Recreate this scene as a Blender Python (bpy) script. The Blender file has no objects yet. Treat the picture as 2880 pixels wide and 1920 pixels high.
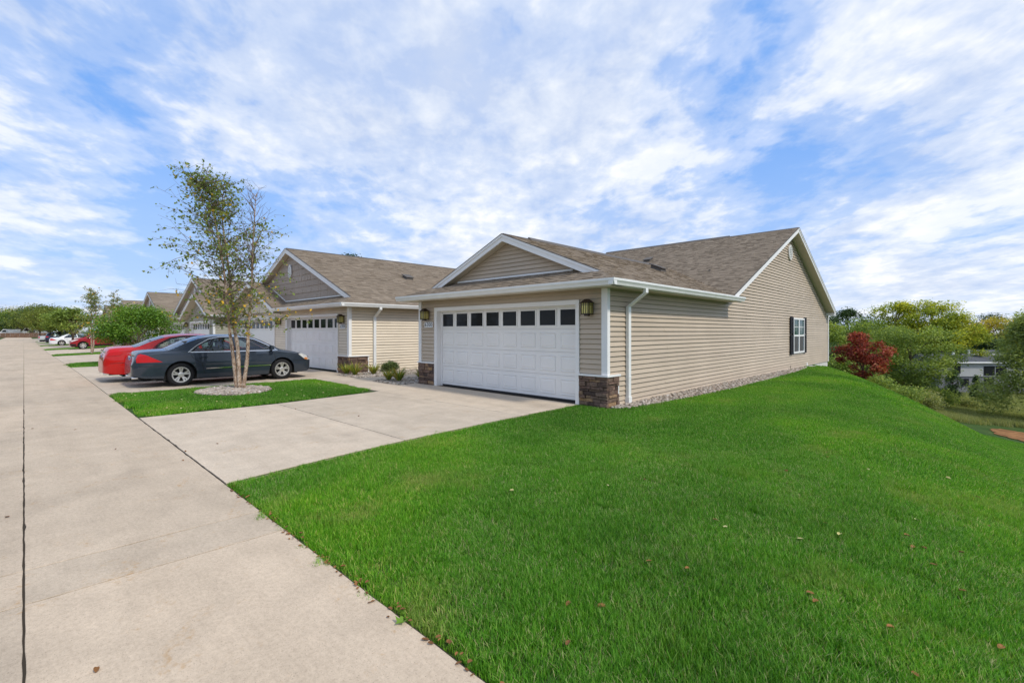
import bpy, math, random
import numpy as np
from mathutils import Vector, Matrix
random.seed(7); RNG = np.random.default_rng(7)
SC = bpy.context.scene
COL = SC.collection
R_ = math.radians

# ------------------------------------------------------------------ camera
FPX = 1325.0; HY = 931.0; CAMH = 1.56                 # focal length and horizon row of the 2880 px wide photograph
ANG = math.atan2(1373.0, FPX); CA, SA = math.cos(ANG), math.sin(ANG)
cam_d = bpy.data.cameras.new('camera'); cam = bpy.data.objects.new('camera', cam_d); COL.objects.link(cam)
cam.location = (0, 0, CAMH); cam.rotation_euler = (math.pi/2, 0, math.pi/2-ANG)
cam_d.sensor_width = 36; cam_d.lens = 36*FPX/2880; cam_d.shift_y = -(960-HY)/2880
cam_d.clip_start = 0.05; cam_d.clip_end = 3000
SC.camera = cam
SC.render.resolution_x = 1024; SC.render.resolution_y = 682
SC.view_settings.view_transform = 'Standard'; SC.view_settings.look = 'None'
SC.view_settings.exposure = 0.2; SC.view_settings.gamma = 1.0; SC.view_settings.use_curve_mapping = False
try:
    SC.cycles.max_bounces = 5; SC.cycles.diffuse_bounces = 3; SC.cycles.transparent_max_bounces = 16
except Exception: pass

def at(px, d):                                          # ground position seen in column px at depth d
    v = (px-1440)/FPX
    return (d*(-CA+SA*v), d*(SA+CA*v))
def zrow(py, d): return CAMH+(HY-py)/FPX*d

# ------------------------------------------------------------------ sky and sun
SUN_AZ = (0.998, 0.06); SUN_EL = R_(47)
wd = bpy.data.worlds.new('World'); SC.world = wd; wd.use_nodes = True
nt = wd.node_tree; nt.nodes.clear()
def nn(t, typ, **kw):
    n = t.nodes.new(typ)
    for k, v in kw.items(): setattr(n, k, v)
    return n
def mth(t, op, a, b=None, c=None, clamp=False):
    n = t.nodes.new('ShaderNodeMath'); n.operation = op; n.use_clamp = clamp
    for i, q in enumerate((a, b, c)):
        if q is None: continue
        if isinstance(q, (int, float)): n.inputs[i].default_value = q
        else: t.links.new(q, n.inputs[i])
    return n.outputs[0]
def mixc(t, fac, a, b, mode='MIX'):
    n = t.nodes.new('ShaderNodeMix'); n.data_type = 'RGBA'; n.blend_type = mode
    for i, q in ((0, fac), (6, a), (7, b)):
        if isinstance(q, (int, float)): n.inputs[i].default_value = q
        elif isinstance(q, (tuple, list)): n.inputs[i].default_value = (*q[:3], 1)
        else: t.links.new(q, n.inputs[i])
    return n.outputs[2]
def ramp(t, fac, stops, interp='LINEAR'):
    n = t.nodes.new('ShaderNodeValToRGB'); n.color_ramp.interpolation = interp
    els = n.color_ramp.elements
    while len(els) < len(stops): els.new(0.5)
    for e, (p, c) in zip(els, stops):
        e.position = p; e.color = (*c, 1) if len(c) == 3 else c
    if fac is not None: t.links.new(fac, n.inputs[0])
    return n.outputs[0]
def noise(t, vec, scale, detail=4, rough=0.55, dist=0.0, lac=2.0):
    n = t.nodes.new('ShaderNodeTexNoise'); n.inputs['Scale'].default_value = scale
    n.inputs['Detail'].default_value = detail; n.inputs['Roughness'].default_value = rough
    n.inputs['Distortion'].default_value = dist; n.inputs['Lacunarity'].default_value = lac
    if vec is not None: t.links.new(vec, n.inputs['Vector'])
    return n.outputs[0]

def build_sky():
    t = nt
    sky = nn(t, 'ShaderNodeTexSky', sky_type='NISHITA')
    sky.sun_disc = False; sky.sun_elevation = SUN_EL; sky.sun_rotation = math.atan2(SUN_AZ[0], SUN_AZ[1])
    sky.air_density = 1.0; sky.dust_density = 0.6; sky.ozone_density = 1.6
    tc = nn(t, 'ShaderNodeTexCoord'); sep = nn(t, 'ShaderNodeSeparateXYZ')
    t.links.new(tc.outputs['Generated'], sep.inputs[0])
    x, y, z = sep.outputs
    zc = mth(t, 'ADD', mth(t, 'MAXIMUM', z, 0.0), 0.20)
    u = mth(t, 'DIVIDE', x, zc); v = mth(t, 'DIVIDE', y, zc)
    # cloud streaks run along one wind direction
    wa = R_(140); cw, sw = math.cos(wa), math.sin(wa)
    along = mth(t, 'ADD', mth(t, 'MULTIPLY', u, cw), mth(t, 'MULTIPLY', v, sw))
    across = mth(t, 'ADD', mth(t, 'MULTIPLY', u, -sw), mth(t, 'MULTIPLY', v, cw))
    def vec(sa_, sc_, off):
        c = nn(t, 'ShaderNodeCombineXYZ')
        t.links.new(mth(t, 'MULTIPLY', along, sa_), c.inputs[0]); t.links.new(mth(t, 'MULTIPLY', across, sc_), c.inputs[1])
        c.inputs[2].default_value = off
        return c.outputs[0]
    big = noise(t, vec(0.75, 0.9, 3.1), 0.8, 3, 0.5, 0.2)
    mid = noise(t, vec(0.72, 1.0, 8.7), 1.9, 6, 0.58, 0.15)
    fine = noise(t, vec(0.85, 1.0, 1.3), 8.0, 4, 0.60, 0.15)
    d = mth(t, 'ADD', mth(t, 'ADD', mth(t, 'MULTIPLY', big, 0.42), mth(t, 'MULTIPLY', mid, 0.48)), mth(t, 'MULTIPLY', fine, 0.25))
    # broad banks and gaps of the cloud field, as directions in the sky
    wob = nn(t, 'ShaderNodeTexNoise'); wob.inputs['Scale'].default_value = 2.6; wob.inputs['Detail'].default_value = 3; t.links.new(tc.outputs['Generated'], wob.inputs['Vector'])
    w1 = nn(t, 'ShaderNodeVectorMath', operation='MULTIPLY_ADD'); t.links.new(wob.outputs['Color'], w1.inputs[0]); w1.inputs[1].default_value = (.34,)*3; t.links.new(tc.outputs['Generated'], w1.inputs[2])
    w2 = nn(t, 'ShaderNodeVectorMath', operation='ADD'); t.links.new(w1.outputs[0], w2.inputs[0]); w2.inputs[1].default_value = (-.17,)*3
    w3 = nn(t, 'ShaderNodeVectorMath', operation='NORMALIZE'); t.links.new(w2.outputs[0], w3.inputs[0])
    for (px, py, rad, amt) in ((250, 640, 12, -.10), (620, 560, 9, -.09), (1000, 640, 8, -.06), (1480, 60, 6, -.13), (2120, 340, 9, -.17), (2300, 480, 5, -.08), (300, 40, 8, -.10), (2790, 560, 5, -.09), (2100, 120, 5, -.05),
                               (1150, 330, 17, .08), (1760, 300, 9, .09), (2620, 330, 12, .10), (150, 330, 11, .08), (1900, 640, 9, .05), (200, 790, 7, .09), (700, 120, 10, .06), (330, 545, 5, .07)):
        dv = Vector((-CA+SA*(px-1440)/FPX, SA+CA*(px-1440)/FPX, (HY-py)/FPX)).normalized()
        dp = nn(t, 'ShaderNodeVectorMath', operation='DOT_PRODUCT'); t.links.new(w3.outputs[0], dp.inputs[0]); dp.inputs[1].default_value = dv
        g = nn(t, 'ShaderNodeMapRange', interpolation_type='SMOOTHSTEP'); t.links.new(dp.outputs['Value'], g.inputs[0])
        g.inputs[1].default_value = math.cos(R_(rad*1.5)); g.inputs[2].default_value = math.cos(R_(rad*.15)); g.inputs[3].default_value = 0.0; g.inputs[4].default_value = amt*(.62 if amt < 0 else .42)
        d = mth(t, 'ADD', d, g.outputs[0])
    cov = ramp(t, d, [(0.43, (0.05,)*3), (0.52, (0.40,)*3), (0.60, (0.80,)*3), (0.72, (1,)*3)], 'EASE')
    shade = mth(t, 'ADD', mth(t, 'MULTIPLY', noise(t, vec(0.7, 0.9, 5.5), 1.7, 5, 0.6, 0.2), 0.68), mth(t, 'MULTIPLY', fine, 0.32))
    cl = ramp(t, shade, [(0.38, (5.6, 6.5, 8.4)), (0.48, (7.4, 8.0, 9.1)), (0.58, (10.0, 10.0, 10.0))])
    tint = mixc(t, 0.75, sky.outputs[0], (1.9, 4.5, 10.2))
    hz = ramp(t, z, [(0.0, (0.62,)*3), (0.10, (0.34,)*3), (0.34, (0.0,)*3)])
    base = mixc(t, hz, tint, (6.9, 8.2, 9.9))
    out = mixc(t, mth(t, 'MULTIPLY', cov, 0.95), base, cl)
    bg = nn(t, 'ShaderNodeBackground'); bg.inputs['Strength'].default_value = 0.095
    t.links.new(out, bg.inputs[0])
    o = nn(t, 'ShaderNodeOutputWorld'); t.links.new(bg.outputs[0], o.inputs[0])
build_sky()
sd = bpy.data.lights.new('sun', 'SUN'); sun = bpy.data.objects.new('sun', sd); COL.objects.link(sun)
sd.energy = 2.5; sd.angle = R_(6.0); sd.color = (1.0, 0.95, 0.86)
_sv = Vector((SUN_AZ[0]*math.cos(SUN_EL), SUN_AZ[1]*math.cos(SUN_EL), math.sin(SUN_EL))).normalized()
sun.rotation_euler = _sv.to_track_quat('Z', 'Y').to_euler(); sun.location = (30, 20, 30)

# ------------------------------------------------------------------ materials
MAT = {}
def material(name, col=(0.5, 0.5, 0.5), rough=0.7, spec=0.4, metal=0.0, var=0.0, vscale=4.0, bump=0.0, bscale=60.0, coat=0.0, stretch=None):
    m = bpy.data.materials.new(name); m.use_nodes = True; t = m.node_tree
    b = t.nodes['Principled BSDF']
    b.inputs['Base Color'].default_value = (*col, 1); b.inputs['Roughness'].default_value = rough
    b.inputs['Metallic'].default_value = metal; b.inputs['Specular IOR Level'].default_value = spec
    b.inputs['Coat Weight'].default_value = coat; b.inputs['Coat Roughness'].default_value = 0.03
    if var or bump:
        g = nn(t, 'ShaderNodeNewGeometry'); vec = g.outputs['Position']
        if stretch:
            mp = nn(t, 'ShaderNodeMapping'); mp.inputs['Scale'].default_value = stretch
            t.links.new(vec, mp.inputs[0]); vec = mp.outputs[0]
    if var:
        n1 = noise(t, vec, vscale, 5, 0.6)
        k = ramp(t, n1, [(0.3, tuple(c*(1-var) for c in col)), (0.7, tuple(min(1, c*(1+var)) for c in col))])
        t.links.new(k, b.inputs['Base Color'])
    if bump:
        bp = nn(t, 'ShaderNodeBump'); bp.inputs['Strength'].default_value = bump; bp.inputs['Distance'].default_value = 0.01
        t.links.new(noise(t, vec, bscale, 4, 0.6), bp.inputs['Height']); t.links.new(bp.outputs[0], b.inputs['Normal'])
    MAT[name] = m
    return m

def concrete(name, col):
    m = material(name, col, 0.9, 0.25); t = m.node_tree; b = t.nodes['Principled BSDF']
    g = nn(t, 'ShaderNodeNewGeometry'); P = g.outputs['Position']
    oi = nn(t, 'ShaderNodeObjectInfo'); big = noise(t, P, 0.55, 5, 0.6, 0.3); midn = noise(t, P, 3.2, 5, 0.6); fine = noise(t, P, 85, 3, 0.7); sp = noise(t, P, 170, 2, 0.5)
    c = ramp(t, big, [(0.3, tuple(k*0.86 for k in col)), (0.5, col), (0.72, tuple(min(1, k*1.07) for k in col))])
    c = mixc(t, 0.8, c, ramp(t, midn, [(0.3, (0.86,)*3), (0.7, (1.07,)*3)]), 'MULTIPLY')
    c = mixc(t, 0.9, c, ramp(t, noise(t, P, 34, 4, 0.75), [(0.3, (0.84, 0.83, 0.82)), (0.5, (1,)*3), (0.7, (1.12,)*3)]), 'MULTIPLY')
    c = mixc(t, 0.8, c, ramp(t, fine, [(0.28, (0.72, 0.69, 0.66)), (0.42, (0.97,)*3), (0.65, (1.05,)*3)]), 'MULTIPLY')
    c = mixc(t, ramp(t, sp, [(0.29, (1,)*3), (0.33, (0,)*3)]), c, (0.16, 0.13, 0.11))
    # broom finish and rust stains
    mp = nn(t, 'ShaderNodeMapping'); mp.inputs['Scale'].default_value = (1.6, 22, 1); t.links.new(P, mp.inputs[0])
    c = mixc(t, 0.35, c, ramp(t, noise(t, mp.outputs[0], 3.0, 3, 0.6), [(0.35, (0.93,)*3), (0.65, (1.05,)*3)]), 'MULTIPLY')
    c = mixc(t, 1.0, c, ramp(t, oi.outputs['Random'], [(0, (0.92, 0.925, 0.93)), (1, (1.06, 1.05, 1.04))]), 'MULTIPLY')
    st = noise(t, P, 2.3, 6, 0.72, 1.2); st2 = noise(t, P, 26, 4, 0.6)
    sm = mth(t, 'MULTIPLY', ramp(t, st, [(0.57, (0,)*3), (0.68, (1,)*3)]), ramp(t, st2, [(0.45, (0,)*3), (0.62, (0.55,)*3)]))
    c = mixc(t, sm, c, (0.42, 0.24, 0.09))
    oil = noise(t, P, 1.3, 7, 0.75, 0.8); c = mixc(t, ramp(t, oil, [(0.66, (0,)*3), (0.78, (0.45,)*3)]), c, (0.20, 0.17, 0.14))
    mp2 = nn(t, 'ShaderNodeMapping'); mp2.inputs['Scale'].default_value = (0.25, 2.2, 1); t.links.new(P, mp2.inputs[0])
    c = mixc(t, 0.7, c, ramp(t, noise(t, mp2.outputs[0], 1.1, 5, 0.65), [(0.32, (0.88, 0.87, 0.86)), (0.6, (1.03,)*3)]), 'MULTIPLY')
    t.links.new(c, b.inputs['Base Color'])
    bp = nn(t, 'ShaderNodeBump'); bp.inputs['Strength'].default_value = 0.35; bp.inputs['Distance'].default_value = 0.004
    t.links.new(fine, bp.inputs['Height']); t.links.new(bp.outputs[0], b.inputs['Normal'])
    return m
concrete('road_concrete', (0.53, 0.425, 0.31)); concrete('drive_concrete', (0.57, 0.47, 0.355))
material('white_trim', (0.80, 0.785, 0.76), 0.45, 0.4, var=0.03, vscale=2.0)
material('white_gutter', (0.77, 0.765, 0.735), 0.35, 0.5, var=0.06, vscale=3.0)
material('door_white', (0.80, 0.785, 0.755), 0.5, 0.4, var=0.03, vscale=1.5, bump=0.08, bscale=180)
material('soffit_tan', (0.56, 0.50, 0.40), 0.6, 0.3, var=0.05)
def siding(name, col):
    m = material(name, col, 0.55, 0.35); t = m.node_tree; b = t.nodes['Principled BSDF']
    g = nn(t, 'ShaderNodeNewGeometry'); P = g.outputs['Position']
    oi = nn(t, 'ShaderNodeObjectInfo')
    c = mixc(t, 1.0, col, ramp(t, oi.outputs['Random'], [(0, (0.95,)*3), (1, (1.04,)*3)]), 'MULTIPLY')
    c = mixc(t, 1.0, c, ramp(t, noise(t, P, 0.9, 5, 0.6), [(0.3, (0.92, 0.92, 0.91)), (0.7, (1.05,)*3)]), 'MULTIPLY')
    mp = nn(t, 'ShaderNodeMapping'); mp.inputs['Scale'].default_value = (1.2, 1.2, 30); t.links.new(P, mp.inputs[0])
    gr = noise(t, mp.outputs[0], 5.0, 4, 0.6)
    c = mixc(t, 0.5, c, ramp(t, gr, [(0.3, (0.94,)*3), (0.7, (1.04,)*3)]), 'MULTIPLY')
    t.links.new(c, b.inputs['Base Color'])
    bp = nn(t, 'ShaderNodeBump'); bp.inputs['Strength'].default_value = 0.15; bp.inputs['Distance'].default_value = 0.003
    t.links.new(gr, bp.inputs['Height']); t.links.new(bp.outputs[0], b.inputs['Normal'])
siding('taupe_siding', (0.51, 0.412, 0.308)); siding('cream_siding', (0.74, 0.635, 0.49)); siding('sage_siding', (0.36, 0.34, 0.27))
siding('shake_siding', (0.36, 0.28, 0.215)); siding('grey_siding', (0.42, 0.42, 0.42))
material('wall_core', (0.40, 0.34, 0.27), 0.8)
material('foundation', (0.58, 0.56, 0.52), 0.9, 0.2, var=0.12, vscale=5)
material('black_seal', (0.02, 0.02, 0.022), 0.6)
material('dark_gap', (0.055, 0.045, 0.034), 0.95, 0.1)
material('bronze', (0.045, 0.03, 0.022), 0.4, 0.5, 0.4)
material('shutter_black', (0.022, 0.022, 0.026), 0.6, 0.12)
material('number_white', (0.8, 0.8, 0.8), 0.4)
material('number_black', (0.03, 0.03, 0.035), 0.5)
material('roof_vent', (0.10, 0.085, 0.07), 0.6)
material('roof_edge', (0.09, 0.08, 0.07), 0.8)
material('bark_dark', (0.13, 0.10, 0.075), 0.95, 0.1, var=0.35, vscale=14, bump=0.6, bscale=30, stretch=(1, 1, 0.3))
def glass_dark(name, col, rough=0.04):
    m = material(name, col, rough, 0.12); m.node_tree.nodes['Principled BSDF'].inputs['IOR'].default_value = 1.5
glass_dark('garage_glass', (0.018, 0.02, 0.022)); glass_dark('house_glass', (0.03, 0.075, 0.06)); glass_dark('screen_glass', (0.085, 0.085, 0.085), 0.35)  # green of house_glass is a reflection of trees put into the base colour
def lantern_glass():
    m = material('lantern_glass', (0.58, 0.50, 0.16), 0.3, 0.4, var=0.2, vscale=30)
lantern_glass()
def stone_mat():
    m = material('ledge_stone', (0.2, 0.13, 0.1), 0.9, 0.2); t = m.node_tree; b = t.nodes['Principled BSDF']
    oi = nn(t, 'ShaderNodeObjectInfo'); g = nn(t, 'ShaderNodeNewGeometry'); P = g.outputs['Position']
    c = ramp(t, oi.outputs['Random'], [(0.0, (0.08, 0.056, 0.046)), (0.25, (0.15, 0.098, 0.078)), (0.5, (0.21, 0.135, 0.10)), (0.75, (0.17, 0.12, 0.09)), (0.9, (0.28, 0.185, 0.115)), (1.0, (0.42, 0.26, 0.13))])
    n1 = noise(t, P, 16, 6, 0.7, 0.6)
    c = mixc(t, 1.0, c, ramp(t, n1, [(0.25, (0.5,)*3), (0.55, (1,)*3), (0.75, (1.7, 1.6, 1.5))]), 'MULTIPLY')
    t.links.new(c, b.inputs['Base Color'])
    bp = nn(t, 'ShaderNodeBump'); bp.inputs['Strength'].default_value = 0.9; bp.inputs['Distance'].default_value = 0.02
    t.links.new(n1, bp.inputs['Height']); t.links.new(bp.outputs[0], b.inputs['Normal'])
stone_mat()
def tone_mat(name, stops, rough=0.9, bump=0.3, var=0.25, spec=0.2, trans=0.0, vs=3.0):
    """colour picked along `stops` by the per-piece attribute tone"""
    m = material(name, stops[0][1], rough, spec); t = m.node_tree; b = t.nodes['Principled BSDF']
    a = nn(t, 'ShaderNodeAttribute', attribute_name='tone')
    g = nn(t, 'ShaderNodeNewGeometry'); P = g.outputs['Position']
    c = ramp(t, a.outputs['Fac'], stops)
    if var:
        c = mixc(t, 1.0, c, ramp(t, noise(t, P, vs, 5, 0.65), [(0.3, (1-var,)*3), (0.7, (1+var*0.6,)*3)]), 'MULTIPLY')
    t.links.new(c, b.inputs['Base Color'])
    if bump:
        bp = nn(t, 'ShaderNodeBump'); bp.inputs['Strength'].default_value = bump; bp.inputs['Distance'].default_value = 0.006
        t.links.new(noise(t, P, 120, 3, 0.7), bp.inputs['Height']); t.links.new(bp.outputs[0], b.inputs['Normal'])
    if trans:
        out = t.nodes['Material Output']; tr = nn(t, 'ShaderNodeBsdfTranslucent'); mx = nn(t, 'ShaderNodeMixShader')
        mx.inputs[0].default_value = trans
        t.links.new(mixc(t, 1.0, c, (1.35, 1.3, 0.6), 'MULTIPLY'), tr.inputs[0]); t.links.new(b.outputs[0], mx.inputs[1]); t.links.new(tr.outputs[0], mx.inputs[2]); t.links.new(mx.outputs[0], out.inputs[0])
    return m
tone_mat('shingle', [(0, (0.15, 0.118, 0.086)), (0.5, (0.235, 0.187, 0.137)), (1, (0.33, 0.268, 0.202))], 0.95, 0.6, 0.07, 0.15, vs=1.2)
tone_mat('pebble', [(0, (0.20, 0.165, 0.13)), (0.4, (0.36, 0.31, 0.255)), (0.75, (0.47, 0.41, 0.345)), (0.9, (0.34, 0.235, 0.17)), (1, (0.66, 0.62, 0.56))], 0.8, 0, 0.1)
tone_mat('birch_leaf', [(0, (0.116, 0.178, 0.040)), (0.45, (0.186, 0.256, 0.054)), (0.74, (0.310, 0.327, 0.070)), (0.84, (0.776, 0.482, 0.047)), (1, (0.800, 0.466, 0.039))], 0.6, 0, 0, 0.3, 0.35)
tone_mat('green_leaf', [(0, (0.078, 0.178, 0.022)), (0.6, (0.171, 0.310, 0.034)), (0.93, (0.295, 0.419, 0.054)), (1, (0.775, 0.558, 0.046))], 0.55, 0, 0, 0.3, 0.3)
tone_mat('locust_leaf', [(0, (0.123, 0.190, 0.045)), (0.5, (0.258, 0.347, 0.084)), (1, (0.470, 0.526, 0.134))], 0.7, 0, 0, 0.2, 0.4)
tone_mat('yellow_leaf', [(0, (0.163, 0.238, 0.036)), (0.45, (0.383, 0.428, 0.055)), (0.8, (0.693, 0.656, 0.063)), (1, (0.800, 0.729, 0.092))], 0.7, 0, 0, 0.2, 0.35)
tone_mat('gold_leaf', [(0, (0.266, 0.266, 0.055)), (0.5, (0.562, 0.453, 0.070)), (1, (0.800, 0.579, 0.094))], 0.7, 0, 0, 0.2, 0.35)
tone_mat('dark_leaf', [(0, (0.037, 0.071, 0.027)), (0.6, (0.076, 0.128, 0.044)), (1, (0.136, 0.196, 0.068))], 0.7, 0, 0, 0.2, 0.2)
tone_mat('pine_leaf', [(0, (0.17, 0.22, 0.08)), (0.5, (0.32, 0.39, 0.14)), (1, (0.50, 0.56, 0.22))], 0.7, 0, 0, 0.2, 0.5)
tone_mat('olive_leaf', [(0, (0.10, 0.14, 0.03)), (0.5, (0.20, 0.24, 0.055)), (1, (0.33, 0.35, 0.08))], 0.7, 0, 0, 0.2, 0.35)
tone_mat('red_leaf', [(0, (0.13, 0.022, 0.018)), (0.45, (0.33, 0.06, 0.045)), (0.75, (0.50, 0.15, 0.09)), (1, (0.45, 0.27, 0.11))], 0.65, 0, 0, 0.25, 0.35)
tone_mat('lily_leaf', [(0, (0.12, 0.19, 0.03)), (0.5, (0.27, 0.31, 0.05)), (1, (0.52, 0.36, 0.09))], 0.6, 0, 0, 0.3, 0.3)
tone_mat('boxwood_leaf', [(0, (0.049, 0.091, 0.028)), (0.6, (0.119, 0.168, 0.045)), (1, (0.210, 0.252, 0.070))], 0.55, 0, 0, 0.35, 0.2)
tone_mat('meadow_leaf', [(0, (0.16, 0.21, 0.07)), (0.5, (0.30, 0.34, 0.13)), (1, (0.55, 0.50, 0.24))], 0.8, 0, 0, 0.2, 0.4)
tone_mat('brown_leaf', [(0, (0.16, 0.075, 0.03)), (1, (0.30, 0.14, 0.05))], 0.8, 0, 0.3, 0.2, vs=40)
tone_mat('pale_leaf', [(0, (0.55, 0.48, 0.18)), (1, (0.62, 0.58, 0.30))], 0.7, 0, 0.2, 0.2, vs=40)
tone_mat('white_petal', [(0, (0.75, 0.72, 0.68)), (1, (0.8, 0.78, 0.76))], 0.7, 0, 0)

def grass_mat(name='grass_blade'):
    m = material(name, (0.05, 0.12, 0.02), 0.5, 0.22); t = m.node_tree; b = t.nodes['Principled BSDF']
    a = nn(t, 'ShaderNodeAttribute', attribute_name='tone'); g = nn(t, 'ShaderNodeNewGeometry'); P = g.outputs['Position']
    c = ramp(t, a.outputs['Fac'], [(0, (0.030, 0.11, 0.008)), (0.45, (0.092, 0.295, 0.014)), (0.9, (0.23, 0.46, 0.05)), (1.0, (0.48, 0.46, 0.22))])
    big = noise(t, P, 0.22, 4, 0.6, 0.4); md = noise(t, P, 1.1, 4, 0.65, 0.3)
    c = mixc(t, 1.0, c, ramp(t, big, [(0.34, (0.66, 0.72, 0.70)), (0.5, (1,)*3), (0.64, (1.4, 1.25, 0.8))]), 'MULTIPLY')
    c = mixc(t, mth(t, 'MULTIPLY', ramp(t, md, [(0.52, (0,)*3), (0.74, (0.6,)*3)]), ramp(t, big, [(0.42, (0.15,)*3), (0.60, (1,)*3)])), c, (0.34, 0.33, 0.11))
    t.links.new(c, b.inputs['Base Color'])
    out = t.nodes['Material Output']; tr = nn(t, 'ShaderNodeBsdfTranslucent'); mx = nn(t, 'ShaderNodeMixShader'); mx.inputs[0].default_value = 0.35
    t.links.new(mixc(t, 1.0, c, (1.5, 1.45, 0.6), 'MULTIPLY'), tr.inputs[0]); t.links.new(b.outputs[0], mx.inputs[1]); t.links.new(tr.outputs[0], mx.inputs[2]); t.links.new(mx.outputs[0], out.inputs[0])
grass_mat()
def ground_mat():
    m = material('soil_turf', (0.05, 0.07, 0.025), 0.95, 0.1); t = m.node_tree; b = t.nodes['Principled BSDF']
    g = nn(t, 'ShaderNodeNewGeometry'); P = g.outputs['Position']
    n1 = noise(t, P, 0.35, 6, 0.65); n2 = noise(t, P, 9, 4, 0.7)
    c = ramp(t, n1, [(0.3, (0.03, 0.062, 0.016)), (0.55, (0.05, 0.095, 0.022)), (0.75, (0.12, 0.125, 0.045))])
    c = mixc(t, 1.0, c, ramp(t, n2, [(0.3, (0.6,)*3), (0.7, (1.25,)*3)]), 'MULTIPLY')
    t.links.new(c, b.inputs['Base Color'])
ground_mat()
material('mulch', (0.24, 0.12, 0.05), 0.95, 0.1, var=0.6, vscale=1.6, bump=0.8, bscale=9)
def birch_bark():
    m = material('birch_bark', (0.4, 0.3, 0.22), 0.9, 0.15); t = m.node_tree; b = t.nodes['Principled BSDF']
    g = nn(t, 'ShaderNodeNewGeometry'); mp = nn(t, 'ShaderNodeMapping'); mp.inputs['Scale'].default_value = (9, 9, 5); t.links.new(g.outputs['Position'], mp.inputs[0])
    n1 = noise(t, mp.outputs[0], 2.2, 6, 0.7, 0.8)
    c = ramp(t, n1, [(0.34, (0.08, 0.055, 0.04)), (0.44, (0.29, 0.185, 0.12)), (0.55, (0.46, 0.36, 0.27)), (0.70, (0.68, 0.60, 0.52))])
    t.links.new(c, b.inputs['Base Color'])
    bp = nn(t, 'ShaderNodeBump'); bp.inputs['Strength'].default_value = 0.8; bp.inputs['Distance'].default_value = 0.02
    t.links.new(n1, bp.inputs['Height']); t.links.new(bp.outputs[0], b.inputs['Normal'])
birch_bark()
material('twig', (0.20, 0.155, 0.125), 0.9, 0.1)
def paint(name, col, flake=0.0):
    m = material(name, col, 0.4, 0.1, 0.3 if flake else 0.0, coat=0.8)
paint('paint_graphite', (0.033, 0.045, 0.062), 1); paint('paint_red', (0.47, 0.008, 0.007)); paint('paint_ruby', (0.27, 0.010, 0.018))
paint('paint_white', (0.72, 0.73, 0.74)); paint('paint_navy', (0.018, 0.026, 0.055)); paint('paint_silver', (0.55, 0.56, 0.57), 1)
material('tyre', (0.018, 0.018, 0.019), 0.85, 0.2); material('alloy', (0.62, 0.60, 0.57), 0.35, 0.5, 0.75); material('chrome', (0.75, 0.75, 0.75), 0.15, 0.5, 1.0)
material('car_black', (0.012, 0.012, 0.013), 0.6, 0.3); material('seat_cloth', (0.16, 0.15, 0.14), 0.9)
material('lamp_red', (0.50, 0.006, 0.008), 0.25, 0.2, coat=0.3); material('lamp_clear', (0.62, 0.60, 0.55), 0.08, 0.6, coat=1.0); material('lamp_amber', (0.6, 0.24, 0.08), 0.12, 0.6)
material('plate_white', (0.7, 0.72, 0.74), 0.4); material('plate_blue', (0.08, 0.14, 0.35), 0.5)
def car_glass():
    m = bpy.data.materials.new('car_glass'); m.use_nodes = True; t = m.node_tree; t.nodes.clear()
    tr = nn(t, 'ShaderNodeBsdfTransparent'); tr.inputs[0].default_value = (0.70, 0.78, 0.76, 1)
    gl = nn(t, 'ShaderNodeBsdfGlossy'); gl.inputs['Roughness'].default_value = 0.02; gl.inputs[0].default_value = (0.95, 0.98, 1, 1)
    fr = nn(t, 'ShaderNodeFresnel'); fr.inputs[0].default_value = 1.55
    mx = nn(t, 'ShaderNodeMixShader'); o = nn(t, 'ShaderNodeOutputMaterial')
    t.links.new(mth(t, 'ADD', mth(t, 'MULTIPLY', fr.outputs[0], 1.0), 0.03, clamp=True), mx.inputs[0]); t.links.new(tr.outputs[0], mx.inputs[1]); t.links.new(gl.outputs[0], mx.inputs[2]); t.links.new(mx.outputs[0], o.inputs[0])
    MAT['car_glass'] = m
car_glass()
material('fence_wood', (0.16, 0.10, 0.07), 0.9, 0.1, var=0.25, vscale=1.5)
material('brick_grey', (0.20, 0.20, 0.22), 0.9, 0.1, var=0.3, vscale=7)
material('roof_slate', (0.10, 0.105, 0.115), 0.9, 0.1, var=0.2, vscale=2)
material('terracotta', (0.14, 0.07, 0.05), 0.8)

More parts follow.
